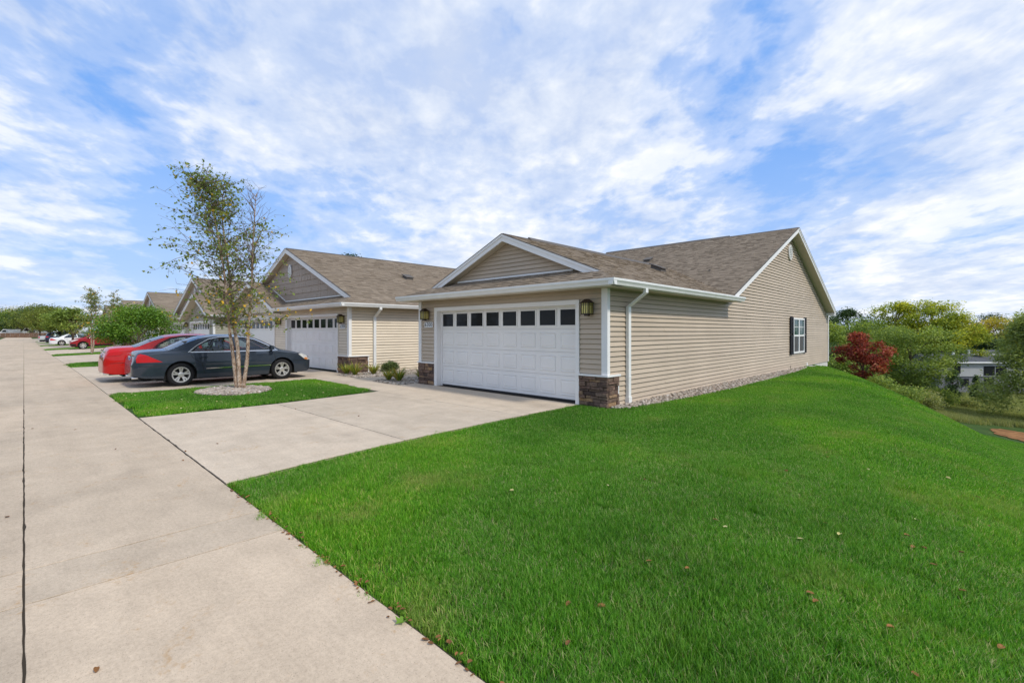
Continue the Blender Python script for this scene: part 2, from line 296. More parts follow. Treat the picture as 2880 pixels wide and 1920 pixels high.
# ------------------------------------------------------------------ mesh helpers
class MB:
    def __init__(s): s.v = []; s.f = []; s.t = []
    def add(s, vs, fs, tone=None):
        o = len(s.v); s.v += [tuple(p) for p in vs]; s.f += [tuple(i+o for i in f) for f in fs]
        if tone is not None: s.t += [tone]*len(vs)
        return s
    def hexa(s, p, tone=None):          # 4 bottom then 4 top, same winding
        return s.add(p, [(0, 3, 2, 1), (4, 5, 6, 7), (0, 1, 5, 4), (1, 2, 6, 5), (2, 3, 7, 6), (3, 0, 4, 7)], tone)
    def box(s, x0, x1, y0, y1, z0, z1):
        x0, x1 = min(x0, x1), max(x0, x1); y0, y1 = min(y0, y1), max(y0, y1)
        return s.hexa([(x0, y0, z0), (x1, y0, z0), (x1, y1, z0), (x0, y1, z0), (x0, y0, z1), (x1, y0, z1), (x1, y1, z1), (x0, y1, z1)])
    def prism(s, poly, ext):            # planar polygon swept by vector ext
        n = len(poly); e = Vector(ext); p = [Vector(q) for q in poly]
        a = sum(((p[i]-p[0]).cross(p[(i+1) % n]-p[0]) for i in range(n)), Vector((0, 0, 0)))
        if a.dot(e) > 0: p = p[::-1]
        vs = p+[q+e for q in p]
        fs = [tuple(range(n)), tuple(range(2*n-1, n-1, -1))]+[(i, i+n, (i+1) % n+n, (i+1) % n) for i in range(n)]
        return s.add(vs, fs)
    def tube(s, pts, rad, n=8, cap=True, tone=None):
        pts = [Vector(p) for p in pts]; rings = []; o = len(s.v)
        if isinstance(rad, (int, float)): rad = [rad]*len(pts)
        up = Vector((0.123, 0.321, 0.9))
        vs = []; fs = []
        for i, p in enumerate(pts):
            d = (pts[min(i+1, len(pts)-1)]-pts[max(i-1, 0)]).normalized()
            a = d.cross(up)
            if a.length < 1e-3: a = d.cross(Vector((1, 0, 0)))
            a.normalize(); b = d.cross(a); b.normalize()
            for k in range(n):
                th = 2*math.pi*k/n; vs.append(p+(a*math.cos(th)+b*math.sin(th))*rad[i])
        for i in range(len(pts)-1):
            for k in range(n): fs.append((i*n+k, i*n+(k+1) % n, (i+1)*n+(k+1) % n, (i+1)*n+k))
        if cap: fs += [tuple(range(n-1, -1, -1)), tuple(range((len(pts)-1)*n, len(pts)*n))]
        return s.add(vs, fs, tone)
    def lathe(s, prof, n=24, axis='z', origin=(0, 0, 0)):   # prof: (radius, height)
        vs = []; fs = []
        for r, h in prof:
            for k in range(n):
                th = 2*math.pi*k/n; c, q = r*math.cos(th), r*math.sin(th)
                p = {'z': (c, q, h), 'y': (c, h, q), 'x': (h, c, q)}[axis]
                vs.append((p[0]+origin[0], p[1]+origin[1], p[2]+origin[2]))
        for i in range(len(prof)-1):
            for k in range(n): fs.append((i*n+k, i*n+(k+1) % n, (i+1)*n+(k+1) % n, (i+1)*n+k))
        return s.add(vs, fs)
    def mesh(s, name, mat, smooth=False):
        me = bpy.data.meshes.new(name); me.from_pydata(s.v, [], s.f); me.validate()
        if mat: me.materials.append(MAT[mat])
        if smooth: me.shade_smooth()
        if s.t and len(s.t) == len(me.vertices):
            a = me.attributes.new('tone', 'FLOAT', 'POINT'); a.data.foreach_set('value', np.array(s.t, dtype=np.float32))
        return me
    def build(s, name, mat, parent=None, smooth=False):
        return link(name, s.mesh(name, mat, smooth), parent)
INV = {}
def link(name, me, parent=None, local=False):
    o = bpy.data.objects.new(name, me); COL.objects.link(o)
    if parent is not None:
        o.parent = parent
        if not local and parent in INV: o.matrix_parent_inverse = INV[parent]
        if not local and parent in INV: INV[o] = Matrix.Identity(4)
    return o
def npmesh(name, v, f, mat, tone=None, smooth=False):   # v (N,3), f (M,k) arrays
    me = bpy.data.meshes.new(name); v = np.asarray(v, np.float32); f = np.asarray(f, np.int32); k = f.shape[1]
    me.vertices.add(len(v)); me.vertices.foreach_set('co', v.ravel())
    me.loops.add(f.size); me.loops.foreach_set('vertex_index', f.ravel())
    me.polygons.add(len(f)); me.polygons.foreach_set('loop_start', np.arange(len(f), dtype=np.int32)*k)
    me.update(calc_edges=True)
    if tone is not None:
        a = me.attributes.new('tone', 'FLOAT', 'POINT'); a.data.foreach_set('value', np.asarray(tone, np.float32))
    if mat: me.materials.append(MAT[mat])
    if smooth: me.shade_smooth()
    return me
def tag(o, label=None, cat=None, group=None, kind=None):
    for k, q in (('label', label), ('category', cat), ('group', group), ('kind', kind)):
        if q: o[k] = q
    return o
def empty(name, loc, label=None, cat=None, group=None, rz=0.0):
    o = bpy.data.objects.new(name, None); COL.objects.link(o); o.location = loc; o.rotation_euler = (0, 0, rz); o.empty_display_size = 0.2
    INV[o] = (Matrix.Translation(loc) @ Matrix.Rotation(rz, 4, 'Z')).inverted()
    return tag(o, label, cat, group)
def copy_tree(o, parent=None):
    c = o.copy(); COL.objects.link(c)
    if parent is not None: c.parent = parent
    for ch in list(o.children): copy_tree(ch, c)
    return c

# ------------------------------------------------------------------ terrain
def sstep(a, b, x):
    t = np.clip((x-a)/(b-a), 0, 1); return t*t*(3-2*t)
def T(x, y):
    x = np.asarray(x, float); y = np.asarray(y, float)
    s = math.cos(.223)*(x+.907)+math.sin(.223)*(y-15)+.005*(y-15)**2
    sp = .711*np.logaddexp(0, s/.711)
    t = -8.562*(1-np.exp(-.702*sp/8.562))
    t = np.where(t < -3.5, -3.5-3.5*(1-np.exp(np.minimum((t+3.5)/3.5, 0))), t)
    t = t*sstep(1.43, 4.5, y)*sstep(-80, -20, x)
    dip = -.30*sstep(-18, -62, x)*np.clip((8.0-y)/6.5, 0, 1)
    return t+dip
def TZ(x, y): return float(T(x, y))
def ground():
    xs = np.unique(np.concatenate([np.linspace(-1500, -260, 8), np.linspace(-260, -70, 20), np.linspace(-70, -16, 28), np.linspace(-16, 14, 61), np.linspace(14, 60, 24), np.linspace(60, 300, 13), np.linspace(300, 1500, 6)]))
    ys = np.unique(np.concatenate([np.linspace(-1500, -60, 8), np.linspace(-60, -6, 10), np.linspace(-6, 40, 93), np.linspace(40, 110, 36), np.linspace(110, 400, 12), np.linspace(400, 1500, 6)]))
    X, Y = np.meshgrid(xs, ys, indexing='ij'); Z = T(X, Y)-.03
    v = np.stack([X, Y, Z], -1).reshape(-1, 3); nx, ny = len(xs), len(ys)
    i, j = np.meshgrid(np.arange(nx-1), np.arange(ny-1), indexing='ij'); a = (i*ny+j).ravel()
    f = np.stack([a, a+ny, a+ny+1, a+1], -1)
    tag(link('ground', npmesh('ground', v, f, 'soil_turf', smooth=True)), kind='structure')
ground()

# ------------------------------------------------------------------ road and drives: concrete slabs with open joints
def slab(parent, poly, mat, gap=0.006, th=0.12):
    """one concrete panel; poly is a counter-clockwise outline in plan"""
    if max(p[0] for p in poly) > -13:                    # chipped, slightly wandering edges where the camera is close
        q = []
        for i, p in enumerate(poly):
            p2 = poly[(i+1) % len(poly)]; L = math.hypot(p2[0]-p[0], p2[1]-p[1]); k = max(1, int(L/.11)); nx, ny = -(p2[1]-p[1])/L, (p2[0]-p[0])/L
            for j in range(k):
                w = 0 if j == 0 else random.uniform(-.001, .004)+(random.random() < .05)*.008
                q.append((p[0]+(p2[0]-p[0])*j/k+nx*w, p[1]+(p2[1]-p[1])*j/k+ny*w))
        poly = q
    n = len(poly)
    vs = []; b = 0.002
    q = []
    for i in range(n):                                   # inset each edge
        p0, p1, p2 = Vector(poly[i-1]), Vector(poly[i]), Vector(poly[(i+1) % n])
        e1 = (p1-p0).normalized(); e2 = (p2-p1).normalized()
        n1 = Vector((-e1.y, e1.x)); n2 = Vector((-e2.y, e2.x))
        k = (n1+n2); k = k/max(0.35, k.length_squared)*2
        q.append((p1, k))
    for off, dz in ((gap, -th), (gap, -b), (gap+b, 0.0)):
        for p1, k in q:
            w = p1+k*off; vs.append((w.x, w.y, TZ(w.x, w.y)+dz if w.x < -15 else dz))
    fs = [tuple(range(2*n, 3*n))]
    for r in range(2):
        for i in range(n): fs.append((r*n+i, r*n+(i+1) % n, (r+1)*n+(i+1) % n, (r+1)*n+i))
    return MB().add(vs, fs).build('slab', mat, parent)
PER = 17.65
def paving():
    base = MB(); xs = [12, -20, -30, -40, -50, -62, -260]; hh = [.008]*2+[.06]*5
    for i in range(len(xs)-1):
        q = .008 if i == 0 else .06
        base.add([(xs[i], -6, TZ(xs[i], -2)-q), (xs[i], 1.436, TZ(xs[i], 1)-q), (xs[i+1], 1.436, TZ(xs[i+1], 1)-q), (xs[i+1], -6, TZ(xs[i+1], -2)-q)], [(0, 1, 2, 3)])
    road = tag(base.build('road', 'dark_gap'), kind='structure')
    cuts = [12, 8.6, 5.2, 1.8, -1.0, -3.87, -4.42, -7.3, -10.7, -14.2, -17.8, -21.4, -25, -28.6, -32.2, -35.8, -39.4, -43, -46.6, -50.2, -56, -62, -68, -76, -84, -92, -102, -114, -128, -144, -162, -182, -205]
    for a, b in zip(cuts[:-1], cuts[1:]):
        for y0, y1 in ((0.0, 1.43), (-3.6, 0.0)):
            slab(road, [(b, y0), (a, y0), (a, y1), (b, y1)], 'road_concrete', 0.0035 if a < -9 else 0.0042)
    # drive of the taupe house, with its walk into the courtyard
    E_ = [(-5.47, 1.437), (-5.66, 2.6), (-5.80, 3.8), (-5.88, 5.2), (-5.93, 6.4), (-5.95, 8.24)]
    P1 = [(-10.72, 1.437), E_[0], E_[1], E_[2], (-10.68, 3.78)]; P2 = [(-10.68, 3.78), E_[2], E_[3], E_[4], (-11.0, 6.42)]
    P3 = [(-11.85, 6.42), E_[4], E_[5], (-11.85, 8.24)]; P4 = [(-15.6, 6.62), (-13.2, 6.55), (-11.85, 6.42), (-11.85, 7.55), (-13.1, 7.55), (-14.5, 7.72), (-15.6, 7.72)]
    m = MB()
    for p in (P1, P2, P3, P4): m.add([(q[0], q[1], -.010) for q in p], [tuple(range(len(p)))])
    m.box(-10.95, -6.02, 8.24, 8.42, -.1, -.006)
    d = m.build('driveway', 'dark_gap'); tag(d, kind='structure')
    for p in (P1, P2, P3, P4): slab(d, p, 'drive_concrete')
    # drives further along, one wide drive per pair of garages
    for k in range(7):
        x1 = -15.35-PER*k; x0 = x1-13.0 if k < 6 else x1-40
        dk = MB().add([(x1, 1.437, TZ(x1, 1.43)-.12), (x1, 8.2, -.12), (x0, 8.2, -.12), (x0, 1.437, TZ(x0, 1.43)-.12)], [(0, 1, 2, 3)]).build('driveway', 'dark_gap'); tag(dk, kind='structure')
        xc = (x0+x1)/2
        for a, b in ((xc, x1), (x0, xc)):
            ys = (1.435, 3.8, 6.4, 8.24) if k < 3 else (1.435, 8.24)
            for y0, y1 in zip(ys[:-1], ys[1:]): slab(dk, [(a, y0), (b, y0), (b, y1), (a, y1)], 'drive_concrete', 0.006 if k < 2 else 0.002, th=.3)
paving()

# ------------------------------------------------------------------ house building blocks
def boards(parent, mat, z0, z1, e, spans, place, single=None, name='siding_board', proud=0.029, seg=None):
    """overlapping clapboards, one object each (or all into the builder `single`)"""
    z = z0; i = 0
    while z < z1-0.01:
        zt = min(z+e, z1)
        for (a0, b0, a1, b1) in spans(z, zt):
            if b0-a0 < 0.02: continue
            if seg:                                         # board lengths with lap seams
                r = random.Random(i*7+int(abs(a0)*10)); c = [a0]; k = a0+seg*r.uniform(.25, 1.0)
                while k < b0-.6: c.append(k); k += seg*r.uniform(.85, 1.0)
                c.append(b0)
                for q0, q1 in zip(c[:-1], c[1:]):
                    t0, t1 = (a1 if q0 == a0 else min(max(q0, a1), b1)), (b1 if q1 == b0 else min(max(q1, a1), b1)); pr = proud+r.uniform(-.003, .003); zz0 = z+.014+r.uniform(-.0015, .0015)
                    MB().hexa([place(q0, 0, zz0), place(q1, 0, zz0), place(q1, pr, zz0), place(q0, pr, zz0), place(t0, 0, zt), place(t1, 0, zt), place(t1, 0.003, zt), place(t0, 0.003, zt)]).build(name, mat, parent)
                continue
            m = single if single is not None else MB()
            if b1-a1 < 0.01: a1 = b1 = (a0+b0)/2
            zg_ = z+.014
            P = [place(a0, 0, zg_), place(b0, 0, zg_), place(b0, proud, zg_), place(a0, proud, zg_), place(a1, 0, zt), place(b1, 0, zt), place(b1, 0.003, zt), place(a1, 0.003, zt)]
            m.hexa(P)
            if single is None: m.build(name, mat, parent)
        z = zt; i += 1

def roof_plane(parent, O, U, V, L, span, e=0.142, single=None, deck=0.09, mat='shingle', tab=(0.10, 0.22), v0=0.0):
    """deck and overlapping shingle courses; span(v) -> (u0, u1)"""
    O, U, V = Vector(O), Vector(U).normalized(), Vector(V).normalized(); N = U.cross(V)
    if N.z < 0: N = -N
    rng = random.Random(int(abs(O.x*91+O.y*17+L*5)))
    v = v0; k = 0
    while v < L-0.01:
        vt = min(v+e, L); a, b = span(v); a2, b2 = span(vt)
        m = single if single is not None else MB()
        n0 = len(m.v)
        cuts = [0.0]; w = b-a
        if w < 0.05: v = vt; continue
        while cuts[-1] < w: cuts.append(cuts[-1]+rng.uniform(*tab))
        cuts[-1] = w
        if len(cuts) > 2 and cuts[-1]-cuts[-2] < 0.05: cuts.pop(-2)
        for c0, c1 in zip(cuts[:-1], cuts[1:]):
            s0, s1 = c0/w, c1/w
            def uu(s, lo, hi, ref): return min(max(ref, lo), hi)
            l0, l1 = a+c0, a+c1
            t0 = a2 if c0 == 0 else min(max(l0, a2), b2); t1 = b2 if c1 == w else min(max(l1, a2), b2)
            h = rng.choice((0.010, 0.010, 0.019)); tn = min(1, max(0, rng.gauss(0.5, 0.14)))
            P = [O+U*l0+V*(v-.012)+N*h, O+U*l1+V*(v-.012)+N*h, O+U*t1+V*vt+N*0.001, O+U*t0+V*vt+N*0.001,
                 O+U*l0+V*(v-.012)-N*0.004, O+U*l1+V*(v-.012)-N*0.004]
            fl = U.cross(V).dot(N) < 0
            fs = [(0, 1, 2, 3), (4, 5, 1, 0), (4, 0, 3), (5, 2, 1)]
            if fl: fs = [f[::-1] for f in fs]
            m.add(P, fs, tn)
        if single is None: m.build('shingle_course', mat, parent)
        v = vt; k += 1

def seg_prism(m, p0, p1, prof, side, up=(0, 0, 1)):
    """sweep a small profile [(out, z)...] from p0 to p1; `side` is the outward direction"""
    p0, p1, side, up = Vector(p0), Vector(p1), Vector(side), Vector(up)
    m.prism([p0+side*a+up*b for a, b in prof], p1-p0)
GUT = [(0.0, 0.0), (0.085, 0.0), (0.10, 0.045), (0.125, 0.085), (0.125, 0.125), (0.112, 0.125), (0.112, 0.09), (0.0, 0.09)]

def stones(parent, x0, x1, y_out, z0, z1, axis, rng):
    """ledgestone pieces on one face; axis 'x': face looks to -y, axis 'y': face looks to +x"""
    z = z0
    while z < z1-0.02:
        hgt = min(rng.uniform(0.045, 0.10), z1-z)
        if z1-(z+hgt) < 0.04: hgt = z1-z
        u = x0
        while u < x1-0.01:
            w = min(rng.uniform(0.09, 0.34), x1-u)
            if x1-(u+w) < 0.07: w = x1-u
            d = rng.uniform(0.02, 0.07); g = 0.002
            def P(uu, o, zz): return (uu, y_out-o, zz) if axis == 'x' else (y_out+o, uu, zz)
            j = lambda: rng.uniform(-.006, .006)
            m = MB(); b = 0.012
            back = [P(u+g, 0, z+g), P(u+w-g, 0, z+g), P(u+w-g, 0, z+hgt-g), P(u+g, 0, z+hgt-g)]
            mid = [P(u+g, d-b, z+g), P(u+w-g, d-b, z+g), P(u+w-g, d-b, z+hgt-g), P(u+g, d-b, z+hgt-g)]
            fr = [P(u+g+b+j(), d+j(), z+g+b*.7), P(u+w-g-b+j(), d+j(), z+g+b*.7), P(u+w-g-b+j(), d+j(), z+hgt-g-b*.7), P(u+g+b+j(), d+j(), z+hgt-g-b*.7)]
            fs = [(8, 9, 10, 11)]+[(r+i, r+(i+1) % 4, r+4+(i+1) % 4, r+4+i) for r in (0, 4) for i in range(4)]
            m.add(back+mid+fr, fs); m.build('stone', 'ledge_stone', parent)
            u += w
        z += hgt

def garage_door(house, xc, yw, detail=True, w=4.89, hgt=2.13):
    """sectional door 16x7 ft in a trimmed opening; front wall plane at y = yw"""
    x0, x1 = xc-w/2, xc+w/2; yd = yw+0.15
    tr = MB()
    t = 0.09
    tr.box(x0-t, x0, yw-.035, yw+.02, 0.0, hgt+t).box(x1, x1+t, yw-.035, yw+.02, 0.0, hgt+t).box(x0, x1, yw-.035, yw+.02, hgt, hgt+t)
    tr.box(x0-t-.012, x0-t, yw-.05, yw-.02, 0.0, hgt+t+.012).box(x1+t, x1+t+.012, yw-.05, yw-.02, 0.0, hgt+t+.012).box(x0-t, x1+t, yw-.05, yw-.02, hgt+t, hgt+t+.012)
    fr = tr.build('door_trim', 'white_trim', house)
    jb = MB().box(x0-.02, x0+.004, yw+.02, yd+.08, 0, hgt+.02).box(x1-.004, x1+.02, yw+.02, yd+.08, 0, hgt+.02).box(x0, x1, yw+.02, yd+.08, hgt, hgt+.02)
    jb.box(x0+.004, x0+.05, yd-.035, yd, 0, hgt).box(x1-.05, x1-.004, yd-.035, yd, 0, hgt).box(x0+.05, x1-.05, yd-.035, yd, hgt-.035, hgt)
    jb.build('door_jamb', 'white_trim', house)
    nsec = 4; zb = 0.045; sh = (hgt-zb)/nsec
    door = MB()
    for i in range(nsec): door.box(x0, x1, yd, yd+.045, zb+i*sh+.003, zb+(i+1)*sh-.003)
    door.box(x0, x1, yd+.03, yd+.06, zb, hgt)
    D = door.build('garage_door', 'door_white', house)
    MB().box(x0, x1, yd+.004, yd+.05, 0.0, zb+.002).build('bottom_seal', 'black_seal', D)
    pw = w/8
    for r in range(nsec):
        for c in range(8):
            a = x0+c*pw+.07; b = x0+(c+1)*pw-.07; za = zb+r*sh+.085; zt = zb+(r+1)*sh-.085
            if r < nsec-1:
                if not detail: continue
                m = MB(); i1 = .018; i2 = .035
                def ring(i, y): return [(a+i, y, za+i), (b-i, y, za+i), (b-i, y, zt-i), (a+i, y, zt-i)]
                m.add(ring(0, yd-.001)+ring(.012, yd-.016)+ring(.030, yd-.003)+ring(.062, yd-.013), [(q+k, q+(k+1) % 4, q+4+(k+1) % 4, q+4+k) for q in (0, 4, 8) for k in range(4)]+[(12, 13, 14, 15)])
                m.build('panel', 'door_white', D)
            else:
                za -= .0; f = .028
                g = MB().box(a, b, yd-.004, yd+.002, za, zt).build('pane', 'garage_glass', D)
                fm = MB().box(a-f, a, yd-.018, yd+.001, za-f, zt+f).box(b, b+f, yd-.018, yd+.001, za-f, zt+f).box(a, b, yd-.018, yd+.001, za-f, za).box(a, b, yd-.018, yd+.001, zt, zt+f)
                if detail: fm.build('window_frame', 'door_white', D)
                else: fm.build('window_frame', 'door_white', D)
    return D

def lantern(house, x, y, z):
    """wall lantern: y is the wall face; z the middle of the glass"""
    cx, cy = x, y-.115; hw = .085
    b = MB()
    b.box(x-.05, x+.05, y-.03, y+.01, z-.10, z+.13)                               # back plate
    b.box(x-.015, x+.015, cy, y, z+.13, z+.15)
    top = [(cx-hw-.03, cy-hw-.03, z+.10), (cx+hw+.03, cy-hw-.03, z+.10), (cx+hw+.03, cy+hw+.03, z+.10), (cx-hw-.03, cy+hw+.03, z+.10)]
    tp2 = [(cx-.035, cy-.035, z+.185), (cx+.035, cy-.035, z+.185), (cx+.035, cy+.035, z+.185), (cx-.035, cy+.035, z+.185)]
    b.hexa(top+tp2)
    b.box(cx-hw-.008, cx+hw+.008, cy-hw-.008, cy+hw+.008, z-.135, z-.115)
    b.box(cx-.045, cx+.045, cy-.045, cy+.045, z-.165, z-.135)
    for sx in (-1, 1):
        for sy in (-1, 1): b.box(cx+sx*hw-.008, cx+sx*hw+.008, cy+sy*hw-.008, cy+sy*hw+.008, z-.12, z+.11)
    for k in (-.03, .03):
        b.box(cx+k-.005, cx+k+.005, cy-hw-.006, cy-hw+.004, z-.12, z+.11)
        for sx in (-1, 1): b.box(cx+sx*hw-.006, cx+sx*hw+.006, cy+k-.005, cy+k+.005, z-.12, z+.11)
    b.box(cx-hw, cx+hw, cy-hw-.006, cy-hw+.004, z+.06, z+.07)
    for sx in (-1, 1): b.box(cx+sx*hw-.006, cx+sx*hw+.006, cy-hw, cy+hw, z+.06, z+.07)
    L = b.build('wall_lantern', 'bronze', house)
    MB().box(cx-hw+.004, cx+hw-.004, cy-hw+.004, cy+hw-.004, z-.115, z+.10).build('lantern_glass', 'lantern_glass', L)

def number_plate(house, txt, x, y, z, w=.38, hgt=.15):
    P = MB().box(x-w/2, x+w/2, y-.014, y, z-hgt/2, z+hgt/2).build('house_number', 'number_white', house)
    cu = bpy.data.curves.new('digits', 'FONT'); cu.body = txt; cu.size = 0.165; cu.align_x = 'CENTER'; cu.align_y = 'CENTER'; cu.extrude = 0.002; cu.space_character = 1.08
    ob = bpy.data.objects.new('digits_src', cu); COL.objects.link(ob)
    dg = bpy.context.evaluated_depsgraph_get(); me = bpy.data.meshes.new_from_object(ob.evaluated_get(dg))
    me.transform(Matrix.Translation((x, y-.0165, z)) @ Matrix.Rotation(math.pi/2, 4, 'X'))
    me.materials.clear(); me.materials.append(MAT['number_black']); me.name = 'digits'
    bpy.data.objects.remove(ob); bpy.data.curves.remove(cu)
    link('digits', me, P)

def gable_vent(house, cx, cy, cz, axis, w=.34, hgt=.62):
    """oval louvre; axis 'y': on a wall facing -y, axis 'x': on a wall facing +x"""
    def P(a, o, b): return (cx+a, cy-o, cz+b) if axis == 'y' else (cx+o, cy+a, cz+b)
    m = MB(); n = 28; vs = []
    prof = [(1.0, 0.0), (1.0, .045), (.80, .05), (.78, .02)]
    for s, o in prof:
        for k in range(n): th = 2*math.pi*k/n; vs.append(P(w/2*(1-(1-s)*1.0)*math.cos(th), o, hgt/2*(1-(1-s)*.6)*math.sin(th)))
    fs = [(r*n+k, r*n+(k+1) % n, (r+1)*n+(k+1) % n, (r+1)*n+k) for r in range(3) for k in range(n)]+[tuple(range(3*n, 4*n))]
    m.add(vs, fs); V = m.build('gable_vent', 'white_trim', house)
    for i in range(-3, 4):
        zz = i*hgt*.115; ww = w/2*.76*math.sqrt(max(0, 1-(zz/(hgt/2*.9))**2))
        if ww < .04: continue
        MB().hexa([P(-ww, .02, zz-.004), P(ww, .02, zz-.004), P(ww, .05, zz-.028), P(-ww, .05, zz-.028), P(-ww, .02, zz+.008), P(ww, .02, zz+.008), P(ww, .05, zz-.016), P(-ww, .05, zz-.016)]).build('slat', 'white_trim', V)

def box_vent(house, x, y, z, rot=0.0, s=1.0, slope=(0, 0)):
    m = MB(); a = .21*s; hh = .13*s
    m.hexa([(-a, -a, -.12), (a, -a, -.12), (a, a, -.12), (-a, a, -.12), (-a*.8, -a*.8, hh), (a*.8, -a*.8, hh), (a*.8, a*.8, hh), (-a*.8, a*.8, hh)])
    m.box(-a*1.05, a*1.05, -a*1.05, a*1.05, hh-.01, hh+.02)
    m.v = [(x+p[0], y+p[1], z+p[2]+slope[0]*p[0]+slope[1]*p[1]) for p in m.v]
    m.build('roof_vent', 'roof_vent', house)

def rake(house, p_eave, p_ridge, out, drop=0.20, th=.03, soff=0.0, mat='white_trim'):
    """sloping fascia from eave tip to ridge, with soffit going back by `soff` opposite to out"""
    a, b, o = Vector(p_eave), Vector(p_ridge), Vector(out)
    m = MB(); z = Vector((0, 0, 1))
    m.prism([a-z*.015, b-z*.015, b-z*(drop+.015), a-z*(drop+.015)], o*th)
    m.prism([a-z*.012+o*th, b-z*.012+o*th, b-z*.075+o*th, a-z*.075+o*th], o*.018)
    m.build('rake_board', mat, house)
    MB().prism([a+z*.004, b+z*.004, b-z*.012, a-z*.012], o*.055-0*z).build('drip_edge', 'roof_edge', house)
    if soff:
        MB().prism([a-z*(drop-.01), b-z*(drop-.01), b-z*(drop+.005), a-z*(drop+.005)], -o*soff).build('soffit', 'soffit_tan', house)

SL = 0.405
# ------------------------------------------------------------------ the near house
def house_near():
    H = empty('house', (-8.5, 18.0, 0), 'taupe-sided single-storey house numbered 6300 with one white two-car garage door and a side wall gable', 'house')
    xr, xl, yf, yb = -5.28, -11.75, 8.25, 29.5            # wall planes
    er, el, ye = -4.88, -12.12, 7.8                        # eaves
    xc = (er+el)/2; ze = 2.57
    # walls
    w = MB()
    w.box(xr-.15, xr, yf, yb, -.02, 2.5).box(xl, xl+.15, yf, 15.0, -.02, 2.5)
    w.box(xl+.15, -11.03, yf, yf+.15, -.02, 2.5).box(-5.94, xr-.15, yf, yf+.15, -.02, 2.5).box(-11.03, -5.94, yf, yf+.15, 2.21, 2.5)
    yg0, yg1, yr, zr = 14.42, 29.3, 21.85, 5.76
    w.prism([(xr, yg0, 2.5), (xr, yg1, 2.5), (xr, yr, zr-.12)], (-.15, 0, 0))
    w.box(-14.0, xr-.15, yb-.15, yb, -.3, 2.5).box(-14.0, -13.85, 15, yb-.15, -.02, 2.5).box(-13.85, xl, 14.9, 15.05, -.02, 2.5)
    W = w.build('wall', 'wall_core', H)
    MB().box(xr-.16, xr-.012, yf+.1, yb-.01, -.9, -.005).box(-14, xr-.16, yb-.17, yb-.012, -.9, -.005).build('foundation', 'foundation', H)
    slope = (zr-2.6)/(yr-14.4)
    def side(z0, z1):
        def lim(z):
            if z <= 2.46: return yf, yb
            return 14.4+(z-2.6+.20)/slope, 29.3-(z-2.6+.20)/slope
        if z0 < 2.46 < z1: a = lim(z0); return [(a[0], a[1], a[0], a[1])]
        a, b = lim(z0), lim(z1); return [(a[0], a[1], b[0], b[1])]
    zz = -.02
    def side2(z0, z1):
        s = side(z0, z1)
        if z0 < .60:                                        # stone wraps the corner
            return [(yf+.42, s[0][1], yf+.42, s[0][3])]
        return s
    boards(W, 'taupe_siding', zz, 5.60, .1045, side2, lambda u, o, z: (xr+o, u, z), seg=4.9)
    fr = lambda u, o, z: (u, yf-o, z)
    def front(z0, z1):
        if z0 > 2.2: return [(xl, xr, xl, xr)]
        return [(xl, -11.03, xl, -11.03), (-5.94, xr, -5.94, xr)]
    boards(W, 'taupe_siding', .66, 2.46, .1045, front, fr)
    # gable over the garage, set back behind the skirt roof
    yw, yk = 8.70, 8.47; zg = ze+(er-xc)*SL
    w2 = MB().prism([(el+.95, yw, 2.9), (er-.95, yw, 2.9), (xc, yw, zg-.10)], (0, .12, 0)).build('gable_wall', 'wall_core', H)
    def gab(z0, z1):
        f = lambda z: (zg-.20-z)/SL
        return [(xc-f(z0), xc+f(z0), xc-max(0, f(z1)), xc+max(0, f(z1)))]
    boards(w2, 'taupe_siding', 2.985, zg-.2, .1045, gab, lambda u, o, z: (u, yw-o, z))
    MB().box(xc-2.05, xc+2.05, yw-.03, yw-.0, 2.935, 2.98).build('gable_base_trim', 'white_trim', H)
    # roofs
    roof = MB()
    cosr = 1/math.sqrt(1+SL*SL); Lr = (er-xc)/cosr
    for sx, xe in ((1, er), (-1, el)):
        y1 = 19.0 if sx > 0 else 18.5
        roof.prism([(xe, ye+.02, ze-.09), (xe-sx*.67, yk, ze+.67*SL-.09), (xc, yk, zg-.09), (xc, yk, zg-.01), (xe-sx*.67, yk, ze+.67*SL-.01), (xe, ye+.02, ze-.012)][::1] if False else [(xe, yk+.01, ze-.09), (xc, yk+.01, zg-.09), (xc, yk+.01, zg-.006), (xe, yk+.01, ze-.006)], (0, 14.6-yk if sx > 0 else 10.0, 0))
    RF = roof.build('roof', 'roof_edge', H)
    for sx, xe in ((1, er), (-1, el)):
        def sp(v, sx=sx):
            wv = v*cosr; a = ye+min(wv, .67)-.02; ymax = (14.62+max(0, (ze+wv*SL-2.6)/slope)*1.0+.10)
            return (a, ymax) if sx > 0 else (a, ymax+.3)
        O = (xe, 0, ze); U = (0, 1, 0); V = (-sx, 0, SL)
        roof_plane(RF, O, U, V, Lr, sp)
    # skirt
    sk = MB().add([(el, ye, ze-.01), (er, ye, ze-.01), (er-.9, yw, ze+.9*SL-.01), (el+.9, yw, ze+.9*SL-.01)], [(0, 1, 2, 3)]).build('skirt_roof', 'roof_edge', H)
    roof_plane(sk, (0, ye, ze), (1, 0, 0), (0, 1, SL), .9/cosr, lambda v: (el+v*cosr, er-v*cosr))
    for sx, xe in ((1, er), (-1, el)):                      # hip caps
        m = MB(); n = 5
        for i in range(n):
            a, b = i/n*.68, (i+1)/n*.68+.03
            p0 = Vector((xe-sx*a, ye+a, ze+a*SL+.012)); p1 = Vector((xe-sx*b, ye+b, ze+b*SL+.008))
            s1 = Vector((sx, 0, -SL))*.11; s2 = Vector((0, -1, -SL))*.11
            m.add([p0, p1, p1+s1*.9, p0+s1, p1+s2*.9, p0+s2], [(0, 1, 2, 3), (1, 0, 5, 4)] if sx < 0 else [(3, 2, 1, 0), (4, 5, 0, 1)], .35+.1*(i % 3))
